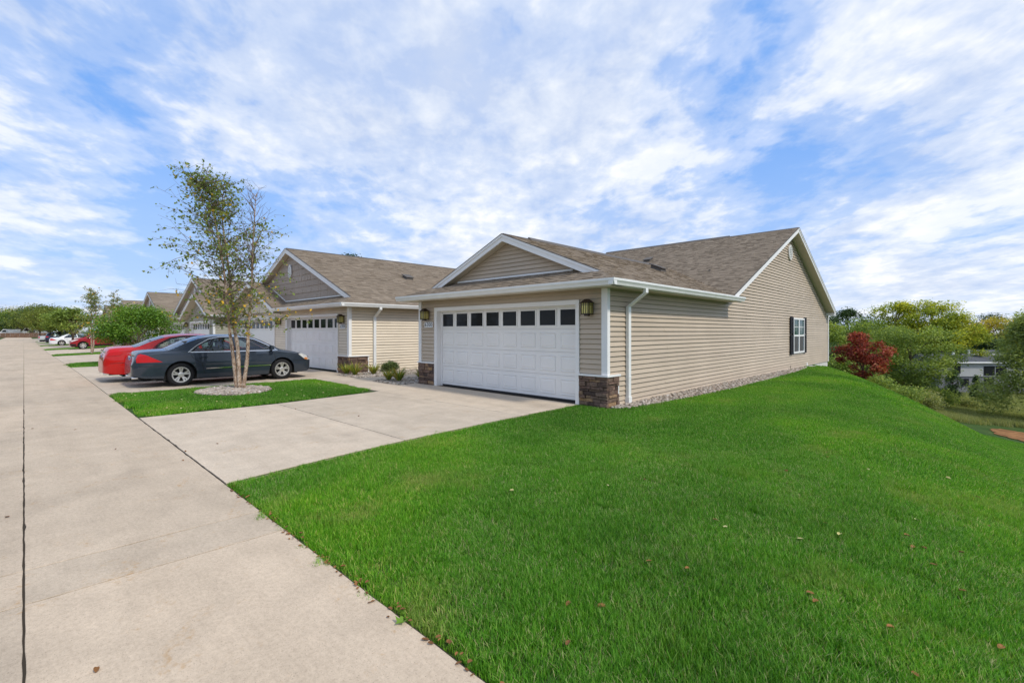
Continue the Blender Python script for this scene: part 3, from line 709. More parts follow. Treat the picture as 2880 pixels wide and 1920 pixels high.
        m.build('hip_cap', 'shingle', RF)
    # main roof
    mx0, mx1 = -14.0, -4.93
    hy = yr-14.4; Lm = math.hypot(hy, zr-2.6); cm = hy/Lm
    mr = MB()
    mr.prism([(mx1, 14.4, 2.6-.012), (mx1, yr, zr-.012), (mx1, 29.3, 2.6-.012), (mx1, 29.3, 2.6-.11), (mx1, yr, zr-.13), (mx1, 14.4, 2.6-.11)], (mx0-mx1, 0, 0))
    MR = mr.build('main_roof', 'roof_edge', H)
    roof_plane(MR, (0, 14.4, 2.6), (1, 0, 0), (0, 1, slope), Lm, lambda v: (mx0, mx1+.03))
    one = MB(); roof_plane(MR, (0, 29.3, 2.6), (1, 0, 0), (0, -1, slope), Lm, lambda v: (mx0, mx1+.03), single=one, tab=(.6, 1.2)); one.build('rear_shingles', 'shingle', MR)
    for y0, sgn in ((14.4, 1), (29.3, -1)):
        rake(H, (mx1, y0, 2.6), (mx1, yr, zr), (1, 0, 0), drop=.17, soff=.34)
    MB().box(xr-.05, mx1+.02, 29.05, 29.42, 2.36, 2.50).build('eave_return', 'white_trim', H)
    for (ya, xa, xb) in ((yr, mx0, -7.6),): MB().prism([(xa, ya-.13, zr-.055), (xa, ya, zr+.055), (xa, ya+.13, zr-.055), (xa, ya, zr-.02)], (xb-xa, 0, 0)).build('ridge_vent', 'roof_vent', MR)
    MB().prism([(-7.62, yr-.10, zr-.03), (-7.62, yr, zr+.018), (-7.62, yr+.10, zr-.03)], (2.7, 0, 0)).build('ridge_cap', 'roof_edge', MR)
    MB().prism([(xc-.13, 9.45, zg-.045), (xc, 9.45, zg+.055), (xc+.13, 9.45, zg-.045), (xc, 9.45, zg-.02)], (0, 6.9, 0)).build('ridge_vent', 'roof_vent', RF)
    MB().prism([(xc-.10, yk, zg-.03), (xc, yk, zg+.018), (xc+.10, yk, zg-.03)], (0, 1.0, 0)).build('ridge_cap', 'roof_edge', RF)
    for sx, xe in ((1, er), (-1, el)):
        rake(H, (xe-sx*.69, yk, ze+.69*SL), (xc, yk, zg), (0, -1, 0), drop=.175, soff=.25)
    # eaves: fascia, soffit, gutters
    MB().box(el, er, ye+.005, yf-.016, 2.435, 2.455).box(xr+.016, er-.005, yf-.016, 15.0, 2.435, 2.455).box(el+.005, xl-.02, yf-.016, 15.0, 2.435, 2.455).build('soffit', 'soffit_tan', H)
    MB().box(el+.01, er-.01, ye+.0, ye+.022, 2.43, 2.55).box(er-.022, er, ye+.022, 15.0, 2.43, 2.55).box(el, el+.022, ye+.022, 15.0, 2.43, 2.55).build('fascia', 'white_gutter', H)
    g = MB(); seg_prism(g, (el-.12, ye, 2.445), (er+.12, ye, 2.445), GUT, (0, -1, 0)); g.build('gutter', 'white_gutter', H)
    g = MB(); seg_prism(g, (er, ye-.12, 2.446), (er, 15.02, 2.446), GUT, (1, 0, 0)); g.build('gutter', 'white_gutter', H)
    # downspout
    yd = 9.02; m = MB()
    pts = [(er+.055, yd, 2.46), (er+.055, yd, 2.36), (xr+.065, yd-.02, 2.08), (xr+.065, yd-.02, 1.98), (xr+.065, yd-.02, .06)]
    def sq(p, w=.05, d=.035): return [(p[0]-d, p[1]-w, p[2]), (p[0]+d, p[1]-w, p[2]), (p[0]+d, p[1]+w, p[2]), (p[0]-d, p[1]+w, p[2])]
    for a, b in zip(pts[:-1], pts[1:]): m.hexa(sq(b)+sq(a))
    m.hexa(sq((xr+.065, yd-.02, .56), .054, .039)+sq((xr+.065, yd-.02, .60), .054, .039))
    m.hexa(sq((xr+.065, yd-.02, .0), .062, .047)+sq((xr+.065, yd-.02, .16), .062, .047))
    m.build('downspout', 'white_gutter', H)
    # corners and trims
    c = .095
    MB().box(xr-c, xr+.048, yf-.048, yf+.002, .64, 2.436).box(xr+.002, xr+.048, yf+.002, yf+c*.55, .64, 2.436).build('corner_trim', 'white_trim', H)
    MB().box(xl-.048, xl+c*.8, yf-.048, yf+.002, .64, 2.436).build('corner_trim', 'white_trim', H)
    MB().box(xr-.05, xr+.042, yb-.09, yb+.04, -.02, 2.36).build('corner_trim', 'white_trim', H)
    rg = random.Random(4)
    st = MB().box(-5.94, xr+.004, yf-.006, yf+.01, -.05, .62).box(xr-.01, xr+.006, yf+.01, yf+.42, -.05, .62).build('stone_veneer', 'dark_gap', H)
    stones(st, -5.935, xr+.05, yf-.006, -.05, .625, 'x', rg); stones(st, yf-.0, yf+.40, xr+.006, -.05, .625, 'y', rg)
    MB().box(-5.95, xr+.075, yf-.085, yf+.0, .625, .662).box(xr+.0, xr+.075, yf+.0, yf+.43, .625, .662).box(xr+.0, xr+.03, yf+.40, yf+.43, -.05, .625).build('stone_cap', 'white_trim', H)
    st = MB().box(xl-.004, -11.03, yf-.006, yf+.01, -.05, .62).box(xl-.006, xl+.01, yf+.01, yf+.42, -.05, .62).build('stone_veneer', 'dark_gap', H)
    stones(st, xl-.05, -11.035, yf-.006, -.05, .625, 'x', rg)
    MB().box(xl-.075, -11.03, yf-.085, yf, .625, .662).build('stone_cap', 'white_trim', H)
    garage_door(H, -8.485, yf)
    lantern(H, -11.36, yf-.034, 2.03); lantern(H, -5.66, yf-.034, 2.04)
    number_plate(H, '6300', -11.30, yf-.037, 1.745)
    # twin window with shutters
    wy0, wy1, wz0, wz1 = 22.35, 24.15, .62, 2.12
    X = xr+.028; f = .07
    fm = MB().box(X, X+.06, wy0, wy0+f, wz0, wz1).box(X, X+.06, wy1-f, wy1, wz0, wz1).box(X, X+.06, wy0+f, wy1-f, wz0, wz0+f).box(X, X+.06, wy0+f, wy1-f, wz1-f, wz1)
    ym = (wy0+wy1)/2; zm = (wz0+wz1)/2
    fm.box(X, X+.055, ym-.06, ym+.06, wz0+f, wz1-f).box(X, X+.05, wy0+f, ym-.06, zm-.035, zm+.035).box(X, X+.05, ym+.06, wy1-f, zm-.035, zm+.035)
    WN = fm.build('window', 'white_trim', H)
    for a, b in ((wy0+f, ym-.06), (ym+.06, wy1-f)):
        MB().box(X+.02, X+.026, a, b, zm+.035, wz1-f).build('pane', 'house_glass', WN)
        MB().box(X+.02, X+.026, a, b, wz0+f, zm-.035).build('pane', 'screen_glass', WN)
        MB().box(X+.026, X+.034, a, b, (zm+wz1)/2-.02, (zm+wz1)/2).build('muntin', 'white_trim', WN)
    for a, b in ((wy0-.42, wy0-.02), (wy1+.02, wy1+.42)):
        m = MB().box(X+.012, X+.05, a, a+.06, wz0-.03, wz1+.03).box(X+.012, X+.05, b-.06, b, wz0-.03, wz1+.03)
        for z0 in (wz0-.03, zm-.06, wz1-.05): m.box(X+.012, X+.05, a+.06, b-.06, z0, z0+.09)
        S = m.build('shutter', 'shutter_black', H)
        one = MB(); z0 = wz0+.06
        while z0 < wz1-.06:
            if abs(z0-zm) > .08: one.hexa([(X+.015, a+.06, z0), (X+.042, a+.06, z0-.012), (X+.042, b-.06, z0-.012), (X+.015, b-.06, z0), (X+.015, a+.06, z0+.03), (X+.042, a+.06, z0+.018), (X+.042, b-.06, z0+.018), (X+.015, b-.06, z0+.03)])
            z0 += .05
        tag(one.build('louvre_slats', 'shutter_black', S), kind='stuff')
    gable_vent(H, xr+.03, yr+.1, 4.80, 'x', .52, .62)
    # roof vents
    def mz(y): return 2.6+(y-14.4)*slope
    def gz(x): return ze+(er-x)*SL
    box_vent(H, -7.35, 14.6, gz(-7.35), s=1.0, slope=(-SL, 0)); box_vent(H, -10.2, 19.3, mz(19.3), s=.8, slope=(0, slope))
    m = MB().tube([(-6.6, 17.0, mz(17.0)-.1), (-6.6, 17.0, mz(17.0)+.05)], .04, 8); m.build('vent_pipe', 'roof_vent', H)
    for (y, z) in ((22.1, .14),): MB().tube([(xr+.02, y, z-.12), (xr+.02, y, z)], .012, 6).build('drain_pipe', 'roof_vent', H)
    # electrical outlet plate low on the wall
    MB().box(xr, xr+.03, 24.8, 25.0, -.10, .12).build('utility_plate', 'white_trim', H)
    return H
house_near()

# ------------------------------------------------------------------ paired garages further along
def house_twin(x_side, sgn, mat, label, detail, number=None, mat_small=None, nearside_u=0.0):
    """x_side: wall on the big-gable side; sgn: direction of +u along the street"""
    Wd = 13.2; X = lambda u: x_side+sgn*u
    H = empty('house', (X(Wd/2), 14.0, 0), label, 'house', None)
    mat_small = mat_small or mat
    yf, ye, yw, yk, ze = 8.25, 7.8, 8.70, 8.47, 2.57
    cosr = 1/math.sqrt(1+SL*SL)
    uc = Wd/2; zg = ze+(uc+.4)*SL; us0, us1 = 6.25, Wd+.4; usc = (us0+us1)/2; zs = ze+(us1-usc)*SL
    yend = 21.8
    def bx(m, u0, u1, y0, y1, z0, z1): return m.box(min(X(u0), X(u1)), max(X(u0), X(u1)), y0, y1, z0, z1)
    w = MB()
    bx(w, 0, .15, yf, 22, -.05, 2.5); bx(w, Wd-.15, Wd, yf, 22, -.05, 2.5)
    for a, b in ((.15, .85), (5.92, 7.28), (12.35, Wd-.15)): bx(w, a, b, yf, yf+.15, -.05, 2.5)
    bx(w, .85, 5.92, yf, yf+.15, 2.21, 2.5); bx(w, 7.28, 12.35, yf, yf+.15, 2.21, 2.5)
    W = w.build('wall', 'wall_core', H)
    vis = 0.0 if sgn < 0 else Wd                            # the side wall that faces the camera
    so = 1 if True else -1
    xs = X(vis)
    one = None if detail else MB()
    def sidef(z0, z1): return [((yf+.75) if z0 < .6 and detail else yf, 21.0)*2]
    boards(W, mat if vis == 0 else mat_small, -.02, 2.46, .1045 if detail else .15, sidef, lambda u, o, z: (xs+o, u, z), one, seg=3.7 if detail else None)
    def PX(u, o, z): return (X(u), yf-o, z)
    def frontf(z0, z1):
        if z0 > 2.2: r = [(0, 6.6), (6.6, Wd)]
        else: r = [(0, .85), (5.92, 6.6), (6.6, 7.28), (12.35, Wd)]
        out = []
        for a, b in r:
            if sgn < 0: out.append((-b, -a, -b, -a))
            else: out.append((a, b, a, b))
        return out
    def PF(u, o, z): return (x_side+abs(u)*sgn if sgn < 0 else x_side+u, yf-o, z)
    boards(W, mat, .66, 2.46, .1045 if detail else .15, frontf, PF, one)
    if one is not None: one.build('siding', mat if vis == 0 else mat_small, W)
    # big gable (shakes) and small gable (clapboards)
    gw = MB().prism([(X(.6), yw, 2.9), (X(Wd-.6), yw, 2.9), (X(uc), yw, zg-.1)], (0, .12, 0)).build('gable_wall', 'wall_core', H)
    def gabu(c, ztop, lo=None, hi=None):
        def f(z0, z1):
            r0 = max(0, (ztop-.2-z0)/SL); r1 = max(0, (ztop-.2-z1)/SL)
            a0, b0, a1, b1 = c-r0, c+r0, c-r1, c+r1
            q = [a0, b0, a1, b1]
            if lo is not None: q = [max(lo, k) for k in q]
            if hi is not None: q = [min(hi, k) for k in q]
            return [(-q[1], -q[0], -q[3], -q[2]) if sgn < 0 else tuple(q)]
        return f
    o2 = None if detail else MB()
    def PG(u, o, z): return (x_side+abs(u)*sgn if sgn < 0 else x_side+u, yw-o, z)
    if detail:                                              # shake courses with narrow butt joints
        rg = random.Random(11); z = 3.0; e = .27
        while z < zg-.25:
            zt = min(z+e, zg-.2); (a0, b0, a1, b1) = gabu(uc, zg)(z, zt)[0]
            m = MB(); u = a0
            while u < b0-.01:
                wd_ = rg.uniform(.10, .22); u2 = min(u+wd_, b0); pr = rg.uniform(.018, .030)
                t0 = min(max(u+.003, a1), b1); t1 = min(max(u2-.003, a1), b1)
                m.hexa([PG(u+.003, 0, z), PG(u2-.003, 0, z), PG(u2-.003, pr, z), PG(u+.003, pr, z), PG(t0, 0, zt), PG(t1, 0, zt), PG(t1, .004, zt), PG(t0, .004, zt)])
                u = u2
            m.build('shake_course', 'shake_siding', gw); z = zt
        bt = MB(); bx(bt, .75, 7.2, yw-.035, yw, 2.945, 2.99); bt.build('gable_base_trim', 'white_trim', H)
        q0 = Vector((X(7.2), yw-.03, 2.97)); q1 = Vector((X(9.2), yw-.03, 2.97+2.0*SL*.98))
        MB().prism([q0, q1, q1+Vector((0, 0, .045)), q0+Vector((0, 0, .045))], (0, .03, 0)).build('flashing_trim', 'white_trim', H)
    else:
        boards(gw, 'shake_siding', 3.0, zg-.2, .27, gabu(uc, zg), PG, o2, proud=.03); o2.build('shakes', 'shake_siding', gw)
    sw = MB().prism([(X(us0+.35), yf, 2.5), (X(us1-.35), yf, 2.5), (X(usc), yf, zs-.1)], (0, .12, 0)).build('gable_wall', 'wall_core', H)
    o3 = MB() if not detail else None
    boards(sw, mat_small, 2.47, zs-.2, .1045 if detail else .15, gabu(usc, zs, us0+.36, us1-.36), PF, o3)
    if o3 is not None: o3.build('siding', mat_small, sw)
    gable_vent(H, X(uc), yw-.03, 4.35, 'y', .36, .62)
    # roof planes
    rf = MB()
    for a, b in ((-.4, uc), (Wd+.4, uc)):
        rf.prism([(X(a), yk+.01, ze-.09), (X(b), yk+.01, zg-.09), (X(b), yk+.01, zg-.006), (X(a), yk+.01, ze-.006)], (0, yend-yk, 0))
    for a in (us0, us1):
        rf.prism([(X(a), ye+.01, ze-.09), (X(usc), ye+.01, zs-.09), (X(usc), ye+.01, zs-.006), (X(a), ye+.01, ze-.006)], (0, 3.2, 0))
    RF = rf.build('roof', 'roof_edge', H)
    Lr = (uc+.4)/cosr; Ls = (us1-usc)/cosr
    tb = (.14, .36) if detail else (.5, 1.2); ee = .142 if detail else .2
    vis_side = (-.4 if sgn < 0 else Wd+.4)
    for ue in (-.4, Wd+.4):
        dirx = sgn*(1 if ue < 0 else -1)
        skirt_side = ue < 0
        ind = detail and ue == vis_side
        sg = None if ind else MB()
        def sp(v, s=skirt_side):
            wv = v*cosr
            return (ye+min(wv, .67) if s else yk, yend)
        roof_plane(RF, (X(ue), 0, ze), (0, 1, 0), (dirx, 0, SL), Lr, sp, e=ee, single=sg, tab=tb)
        if sg is not None: sg.build('shingles', 'shingle', RF)
    for ue in (us0, us1):
        dirx = sgn*(1 if ue == us0 else -1); sg = MB()
        roof_plane(RF, (X(ue), 0, ze), (0, 1, 0), (dirx, 0, SL), Ls, lambda v: (ye, ye+3.2), e=ee, single=sg, tab=tb); sg.build('shingles', 'shingle', RF)
    sk = MB().add([(X(-.4), ye, ze-.01), (X(us0+.1), ye, ze-.01), (X(us0+.1), yw, ze+.9*SL-.01), (X(.5), yw, ze+.9*SL-.01)], [(0, 1, 2, 3)] if sgn > 0 else [(3, 2, 1, 0)]).build('skirt_roof', 'roof_edge', H)
    sg = None if detail else MB()
    xa = min(X(-.4), X(us0+.2)); xb = max(X(-.4), X(us0+.2))
    roof_plane(sk, (0, ye, ze), (1, 0, 0), (0, 1, SL), .9/cosr, (lambda v: (xa, xb-v*cosr)) if sgn < 0 else (lambda v: (xa+v*cosr, xb)), e=ee, single=sg, tab=tb)
    if sg is not None: sg.build('shingles', 'shingle', sk)
    MB().prism([(X(uc)-.12, yk, zg-.04), (X(uc), yk, zg+.03), (X(uc)+.12, yk, zg-.04)], (0, yend-yk, 0)).build('ridge_cap', 'roof_edge', RF)
    for a, du in ((-.4+.69, 1), (Wd+.4-.05, -1)):
        zt = ze+(.69 if du > 0 else .05)*SL
        rake(H, (X(a), yk, zt), (X(uc), yk, zg), (0, -1, 0), drop=.2, soff=.25)
    for a in (us0, us1): rake(H, (X(a), ye, ze), (X(usc), ye, zs), (0, -1, 0), drop=.2, soff=.45)
    # eaves
    s = MB(); bx(s, -.39, us0, ye+.01, yf-.02, 2.435, 2.452)
    xv = X(vis); se = xv+.4
    s.box(xv+.02, se-.01, yf-.02, 20, 2.435, 2.452); s.build('soffit', 'soffit_tan', H)
    g = MB(); seg_prism(g, (X(-.52), ye, 2.445), (X(us0), ye, 2.445), GUT, (0, -1, 0)); g.build('gutter', 'white_gutter', H)
    g = MB(); seg_prism(g, (se, ye-.12, 2.446), (se, 20, 2.446), GUT, (1, 0, 0)); g.build('gutter', 'white_gutter', H)
    g = MB(); bx(g, -.39, us0, ye, ye+.022, 2.43, 2.55); g.box(se-.022, se, ye+.022, 20, 2.43, 2.55); g.build('fascia', 'white_gutter', H)
    # trims, stone, doors
    for u, s_ in ((0, 1), (Wd, -1)):
        m = MB(); bx(m, u-s_*.048, u+s_*.09, yf-.048, yf+.002, .64, 2.436); bx(m, u-s_*.048, u+s_*.002, yf+.002, yf+.06, .64, 2.436); m.build('corner_trim', 'white_trim', H)
    garage_door(H, X(3.385), yf, detail); garage_door(H, X(9.815), yf, False)
    for u in (.42, 6.60): lantern(H, X(u), yf-.034, 2.0)
    rg = random.Random(9)
    if detail:
        st = MB(); bx(st, -.004, .85, yf-.006, yf+.01, -.05, .62); st.box(xs-.01, xs+.006, yf+.01, yf+.75, -.05, .62); S = st.build('stone_veneer', 'dark_gap', H)
        stones(S, X(.845), X(-.05), yf-.006, -.05, .625, 'x', rg); stones(S, yf, yf+.72, xs+.006, -.05, .625, 'y', rg)
        m = MB(); bx(m, -.075, .86, yf-.085, yf, .625, .665); m.box(xs, xs+.075, yf, yf+.76, .625, .665).box(xs, xs+.03, yf+.72, yf+.76, -.05, .625); m.build('stone_cap', 'white_trim', H)
        yd = 9.25; m = MB()
        pts = [(se+.055, yd, 2.46), (se+.055, yd, 2.36), (xs+.065, yd-.02, 2.08), (xs+.065, yd-.02, 1.98), (xs+.065, yd-.02, .02)]
        sq = lambda p, w_=.05, d_=.035: [(p[0]-d_, p[1]-w_, p[2]), (p[0]+d_, p[1]-w_, p[2]), (p[0]+d_, p[1]+w_, p[2]), (p[0]-d_, p[1]+w_, p[2])]
        for a, b in zip(pts[:-1], pts[1:]): m.hexa(sq(b)+sq(a))
        m.build('downspout', 'white_gutter', H)
        zz = lambda x: ze+(se-x)*SL
        for (x, y, k) in ((-19.6, 13.0, 1), (-19.6, 17.6, 1), (-18.6, 18.6, .7)): box_vent(H, x, y, zz(x), s=k, slope=(-SL, 0))
    else:
        st = MB(); bx(st, 0, .85, yf-.05, yf+.01, -.05, .62); bx(st, 12.35, Wd, yf-.05, yf+.01, -.05, .62); st.build('stone_veneer', 'ledge_stone', H)
    if number: number_plate(H, number, X(.43), yf-.037, 1.73)
    # body of the house behind, under a ridge along the street
    mb = MB()
    bx(mb, -2.2, Wd+2.2, 22.0, 29.0, -.3, 2.5) if False else bx(mb, -2.2, Wd+2.2, 15.2, 29.0, -.3, 2.5); mb.build('rear_wall', 'wall_core', H)
    xa, xb = sorted((X(-2.2), X(Wd+2.2)))
    MB().prism([(xa, 14.5, 2.55), (xa, 21.8, 5.2), (xa, 29.3, 2.55)], (xb-xa, 0, 0)).build('rear_roof', 'roof_edge', H)
    return H
house_twin(-16.2, -1, 'cream_siding', 'cream-sided house numbered 6304 with a brown shake gable beside the taupe house', True, '6304')
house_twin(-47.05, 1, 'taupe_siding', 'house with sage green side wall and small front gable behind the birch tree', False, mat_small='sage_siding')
house_twin(-51.5, -1, 'taupe_siding', 'brown-gabled house behind the round green tree, second from the cream house', False)
house_twin(-82.35, 1, 'taupe_siding', 'brown-roofed house behind the sparse bare-topped tree, farther than the brown-gabled one', False)
house_twin(-86.8, -1, 'cream_siding', 'farthest brown-roofed house of the row, mostly behind the street trees', False)

# ------------------------------------------------------------------ scatter helper (stuff only)
def scatter(name, label, cat, pts, rot, scl, idx, protos, as_kind='stuff'):
    """instances of small prototype meshes on points, through geometry nodes"""
    me = bpy.data.meshes.new(name); me.vertices.add(len(pts)); me.vertices.foreach_set('co', np.asarray(pts, np.float32).ravel())
    a = me.attributes.new('rot', 'FLOAT_VECTOR', 'POINT'); a.data.foreach_set('vector', np.asarray(rot, np.float32).ravel())
    a = me.attributes.new('scl', 'FLOAT', 'POINT'); a.data.foreach_set('value', np.asarray(scl, np.float32))
    a = me.attributes.new('idx', 'INT', 'POINT'); a.data.foreach_set('value', np.asarray(idx, np.int32))
    me.update()
    o = link(name, me); tag(o, label, cat, kind=as_kind)
    c = bpy.data.collections.new(name+'_pieces')
    for i, p in enumerate(protos): c.objects.link(bpy.data.objects.new('%s_piece_%02d' % (name, i), p))
    g = bpy.data.node_groups.new(name, 'GeometryNodeTree')
    g.interface.new_socket('Geometry', in_out='INPUT', socket_type='NodeSocketGeometry'); g.interface.new_socket('Geometry', in_out='OUTPUT', socket_type='NodeSocketGeometry')
    N = g.nodes; L = g.links
    gi = N.new('NodeGroupInput'); go = N.new('NodeGroupOutput'); ci = N.new('GeometryNodeCollectionInfo'); ip = N.new('GeometryNodeInstanceOnPoints')
    ci.inputs['Collection'].default_value = c; ci.inputs['Separate Children'].default_value = True; ci.inputs['Reset Children'].default_value = True
    def attr(nm, ty):
        n = N.new('GeometryNodeInputNamedAttribute'); n.data_type = ty; n.inputs['Name'].default_value = nm; return n.outputs[0]
    er = N.new('FunctionNodeEulerToRotation'); L.new(attr('rot', 'FLOAT_VECTOR'), er.inputs[0])
    L.new(gi.outputs[0], ip.inputs['Points']); L.new(ci.outputs[0], ip.inputs['Instance']); ip.inputs['Pick Instance'].default_value = True
    L.new(attr('idx', 'INT'), ip.inputs['Instance Index']); L.new(er.outputs[0], ip.inputs['Rotation']); L.new(attr('scl', 'FLOAT'), ip.inputs['Scale'])
    L.new(ip.outputs[0], go.inputs[0])
    md = o.modifiers.new('scatter', 'NODES'); md.node_group = g
    return o

def grass_patch(name, size, n, length, width, seed, mat='grass_blade', droop=0.5, dead=0.05, segs=3):
    r = np.random.default_rng(seed)
    p = (r.random((n, 2))-.5)*size*1.25
    ang = r.random(n)*2*np.pi; ln = length*(.55+.6*r.random(n)); lean = droop*(.25+.9*r.random(n))
    w = width*(.7+.6*r.random(n)); d = np.stack([np.cos(ang), np.sin(ang)], -1); s = np.stack([-d[:, 1], d[:, 0]], -1)
    tone = np.clip(r.normal(.45, .27, n), 0, .92); tone[r.random(n) < dead] = 1.0
    V = []; K = segs
    for k in range(K+1):
        t = k/K; c = p+d*(ln*lean*t**1.7)[:, None]; z = ln*(t-.32*lean*t*t)
        ww = w*(1-t**1.6)*.5
        if k < K:
            V.append(np.concatenate([c-s*ww[:, None], z[:, None]], 1)); V.append(np.concatenate([c+s*ww[:, None], z[:, None]], 1))
        else: V.append(np.concatenate([c, z[:, None]], 1))
    V = np.stack(V, 1); m = V.shape[1]; base = np.arange(n)*m; F = []
    for k in range(K-1):
        a = 2*k; F.append(np.stack([base+a, base+a+1, base+a+3], -1)); F.append(np.stack([base+a, base+a+3, base+a+2], -1))
    F.append(np.stack([base+2*K-2, base+2*K-1, base+2*K], -1))
    return npmesh(name, V.reshape(-1, 3), np.concatenate(F), mat, np.repeat(tone, m))

def tilt(x, y):                                           # Euler that lays an upright piece on the terrain after a random turn
    e = .15; dx = (T(x+e, y)-T(x-e, y))/(2*e); dy = (T(x, y+e)-T(x, y-e))/(2*e); th = RNG.random(len(x))*2*np.pi
    n = np.stack([-dx, -dy, np.ones(len(x))], -1); n /= np.linalg.norm(n, axis=1, keepdims=True)
    h = np.stack([np.cos(th), np.sin(th), np.zeros(len(x))], -1); u = h-n*(h*n).sum(1, keepdims=True); u /= np.linalg.norm(u, axis=1, keepdims=True)
    v = np.cross(n, u)                                    # columns of the rotation: u, v, n
    return np.stack([np.arctan2(v[:, 2], n[:, 2]), -np.arcsin(np.clip(u[:, 2], -1, 1)), np.arctan2(u[:, 1], u[:, 0])], -1)

EDGE_Y = np.array([1.43, 2.6, 3.8, 5.2, 6.4, 8.24]); EDGE_X = np.array([-5.45, -5.64, -5.78, -5.86, -5.91, -5.93])
def lawn_side(y):                                         # left limit of the lawn beside drive, wall and gravel
    gy = np.array([8.24, 8.5, 9.0, 10.5, 13, 16, 19, 21.5, 23.5, 24.3]); gx = np.array([-5.2, -5.08, -4.98, -4.84, -4.72, -4.73, -4.80, -4.92, -5.12, -5.25])
    return np.where(y < 8.24, np.interp(y, EDGE_Y, EDGE_X), np.where(y < 24.3, np.interp(y, gy, gx), np.where(y < 29.6, -5.25, -14)))
ISLANDS = []
def lawns():
    near = [grass_patch('near', .30, 1500, (.050, .058, .068, .046, .060)[i], .0042, 10+i, droop=(.75, .9, .6, .8, .7)[i], dead=(.05, .10, .03, .14, .06)[i]) for i in range(5)]
    mid = [grass_patch('mid', .45, 1500, .055, .0065, 30+i, droop=.7, segs=2) for i in range(4)]
    far = [grass_patch('far', .85, 2200, .055, .012, 50+i, droop=.6, segs=2) for i in range(4)]
    P = []; I = []
    def fill(step, dmin, dmax, lo, hi, inside):
        xs = np.arange(-16, 12, step); ys = np.arange(1.46, 40, step)
        X, Y = np.meshgrid(xs, ys); X = (X+RNG.uniform(-.35, .35, X.shape)*step).ravel(); Y = (Y+RNG.uniform(-.35, .35, Y.shape)*step).ravel()
        D = np.hypot(X, Y); k = (D >= dmin) & (D < dmax) & inside(X, Y, step); X, Y = X[k], Y[k]
        P.append(np.stack([X, Y, T(X, Y)-.028], -1)); I.append(RNG.integers(lo, hi, len(X)))
    def main(X, Y, st): return (X > lawn_side(Y)+.07+st*.42*0.9) & (Y > 1.50+st*.42) & (X < 9)
    fill(.21, 0, 7.2, 0, 5, main); fill(.30, 7.0, 15, 5, 9, main); fill(.52, 14.7, 40, 9, 13, main)
    # narrow rows that follow the edges closely
    ey = np.arange(1.5, 24.2, .07); ex = lawn_side(ey)+.06+RNG.random(len(ey))*.06
    P.append(np.stack([ex, ey, T(ex, ey)-.028], -1)); I.append(np.full(len(ey), 13))
    fx = np.arange(-5.40, 6, .07); fy = 1.495+RNG.random(len(fx))*.05
    P.append(np.stack([fx, fy, T(fx, fy)-.028], -1)); I.append(np.full(len(fx), 13))
    edge = [grass_patch('edge', .10, 150, .055, .0045, 71, droop=.8)]
    p = np.concatenate(P); i = np.concatenate(I)
    scatter('lawn_grass', 'green mown lawn on the mound beside the taupe house', 'grass', p, tilt(p[:, 0], p[:, 1]), RNG.uniform(.85, 1.12, len(p)), i, near+mid+far+edge)
    # lawn islands between the drives
    P = []; I = []
    isl = [[(-10.78, 1.46), (-10.78, 3.8), (-11.1, 6.15), (-11.55, 6.40), (-12.6, 6.50), (-15.25, 6.55), (-15.25, 1.46)]]
    for k in range(1, 7):
        a = -28.45-PER*(k-1); isl.append([(a, 1.46), (a, 7.0), (a-4.5, 7.0), (a-4.5, 1.46)])
    def inpoly(X, Y, poly):
        r = np.zeros(len(X), bool); n = len(poly)
        for q in range(n):
            (x0, y0), (x1, y1) = poly[q], poly[(q+1) % n]
            c = ((y0 > Y) != (y1 > Y)) & (X < (x1-x0)*(Y-y0)/(y1-y0+1e-9)+x0); r ^= c
        return r
    for k, poly in enumerate(isl):
        ISLANDS.append(poly); st = .19 if k == 0 else .5; pa = np.array(poly)
        X, Y = np.meshgrid(np.arange(pa[:, 0].min(), pa[:, 0].max(), st), np.arange(1.46, 7.1, st)); X = (X+RNG.uniform(-.4, .4, X.shape)*st).ravel(); Y = (Y+RNG.uniform(-.4, .4, Y.shape)*st).ravel()
        cx, cy = pa.mean(0); m = 1-(.13 if k == 0 else .35)/1.6
        keep = np.ones(len(X), bool)
        for ox, oy in ((0, 0), (.12, 0), (-.12, 0), (0, .12), (0, -.12)) if k == 0 else ((0, 0), (.3, 0), (-.3, 0), (0, .3), (0, -.3)): keep &= inpoly(X+ox, Y+oy, poly)
        if k == 0: keep &= ((X+13.75)/1.02)**2+((Y-3.80)/.86)**2 > 1.05
        X, Y = X[keep], Y[keep]
        P.append(np.stack([X, Y, T(X, Y)-.015], -1)); I.append(RNG.integers(0, 3, len(X)) if k == 0 else RNG.integers(3, 6, len(X)))
    pr = [grass_patch('isl', .24, 420, .06, .0075, 80+i, droop=.6, segs=2) for i in range(3)]+[grass_patch('isf', .6, 700, .07, .014, 90+i, droop=.5, segs=2) for i in range(3)]
    p = np.concatenate(P); i = np.concatenate(I)
    scatter('island_grass', 'green grass of the narrow islands between the drives', 'grass', p, tilt(p[:, 0], p[:, 1]), RNG.uniform(.85, 1.1, len(p)), i, pr)
lawns()

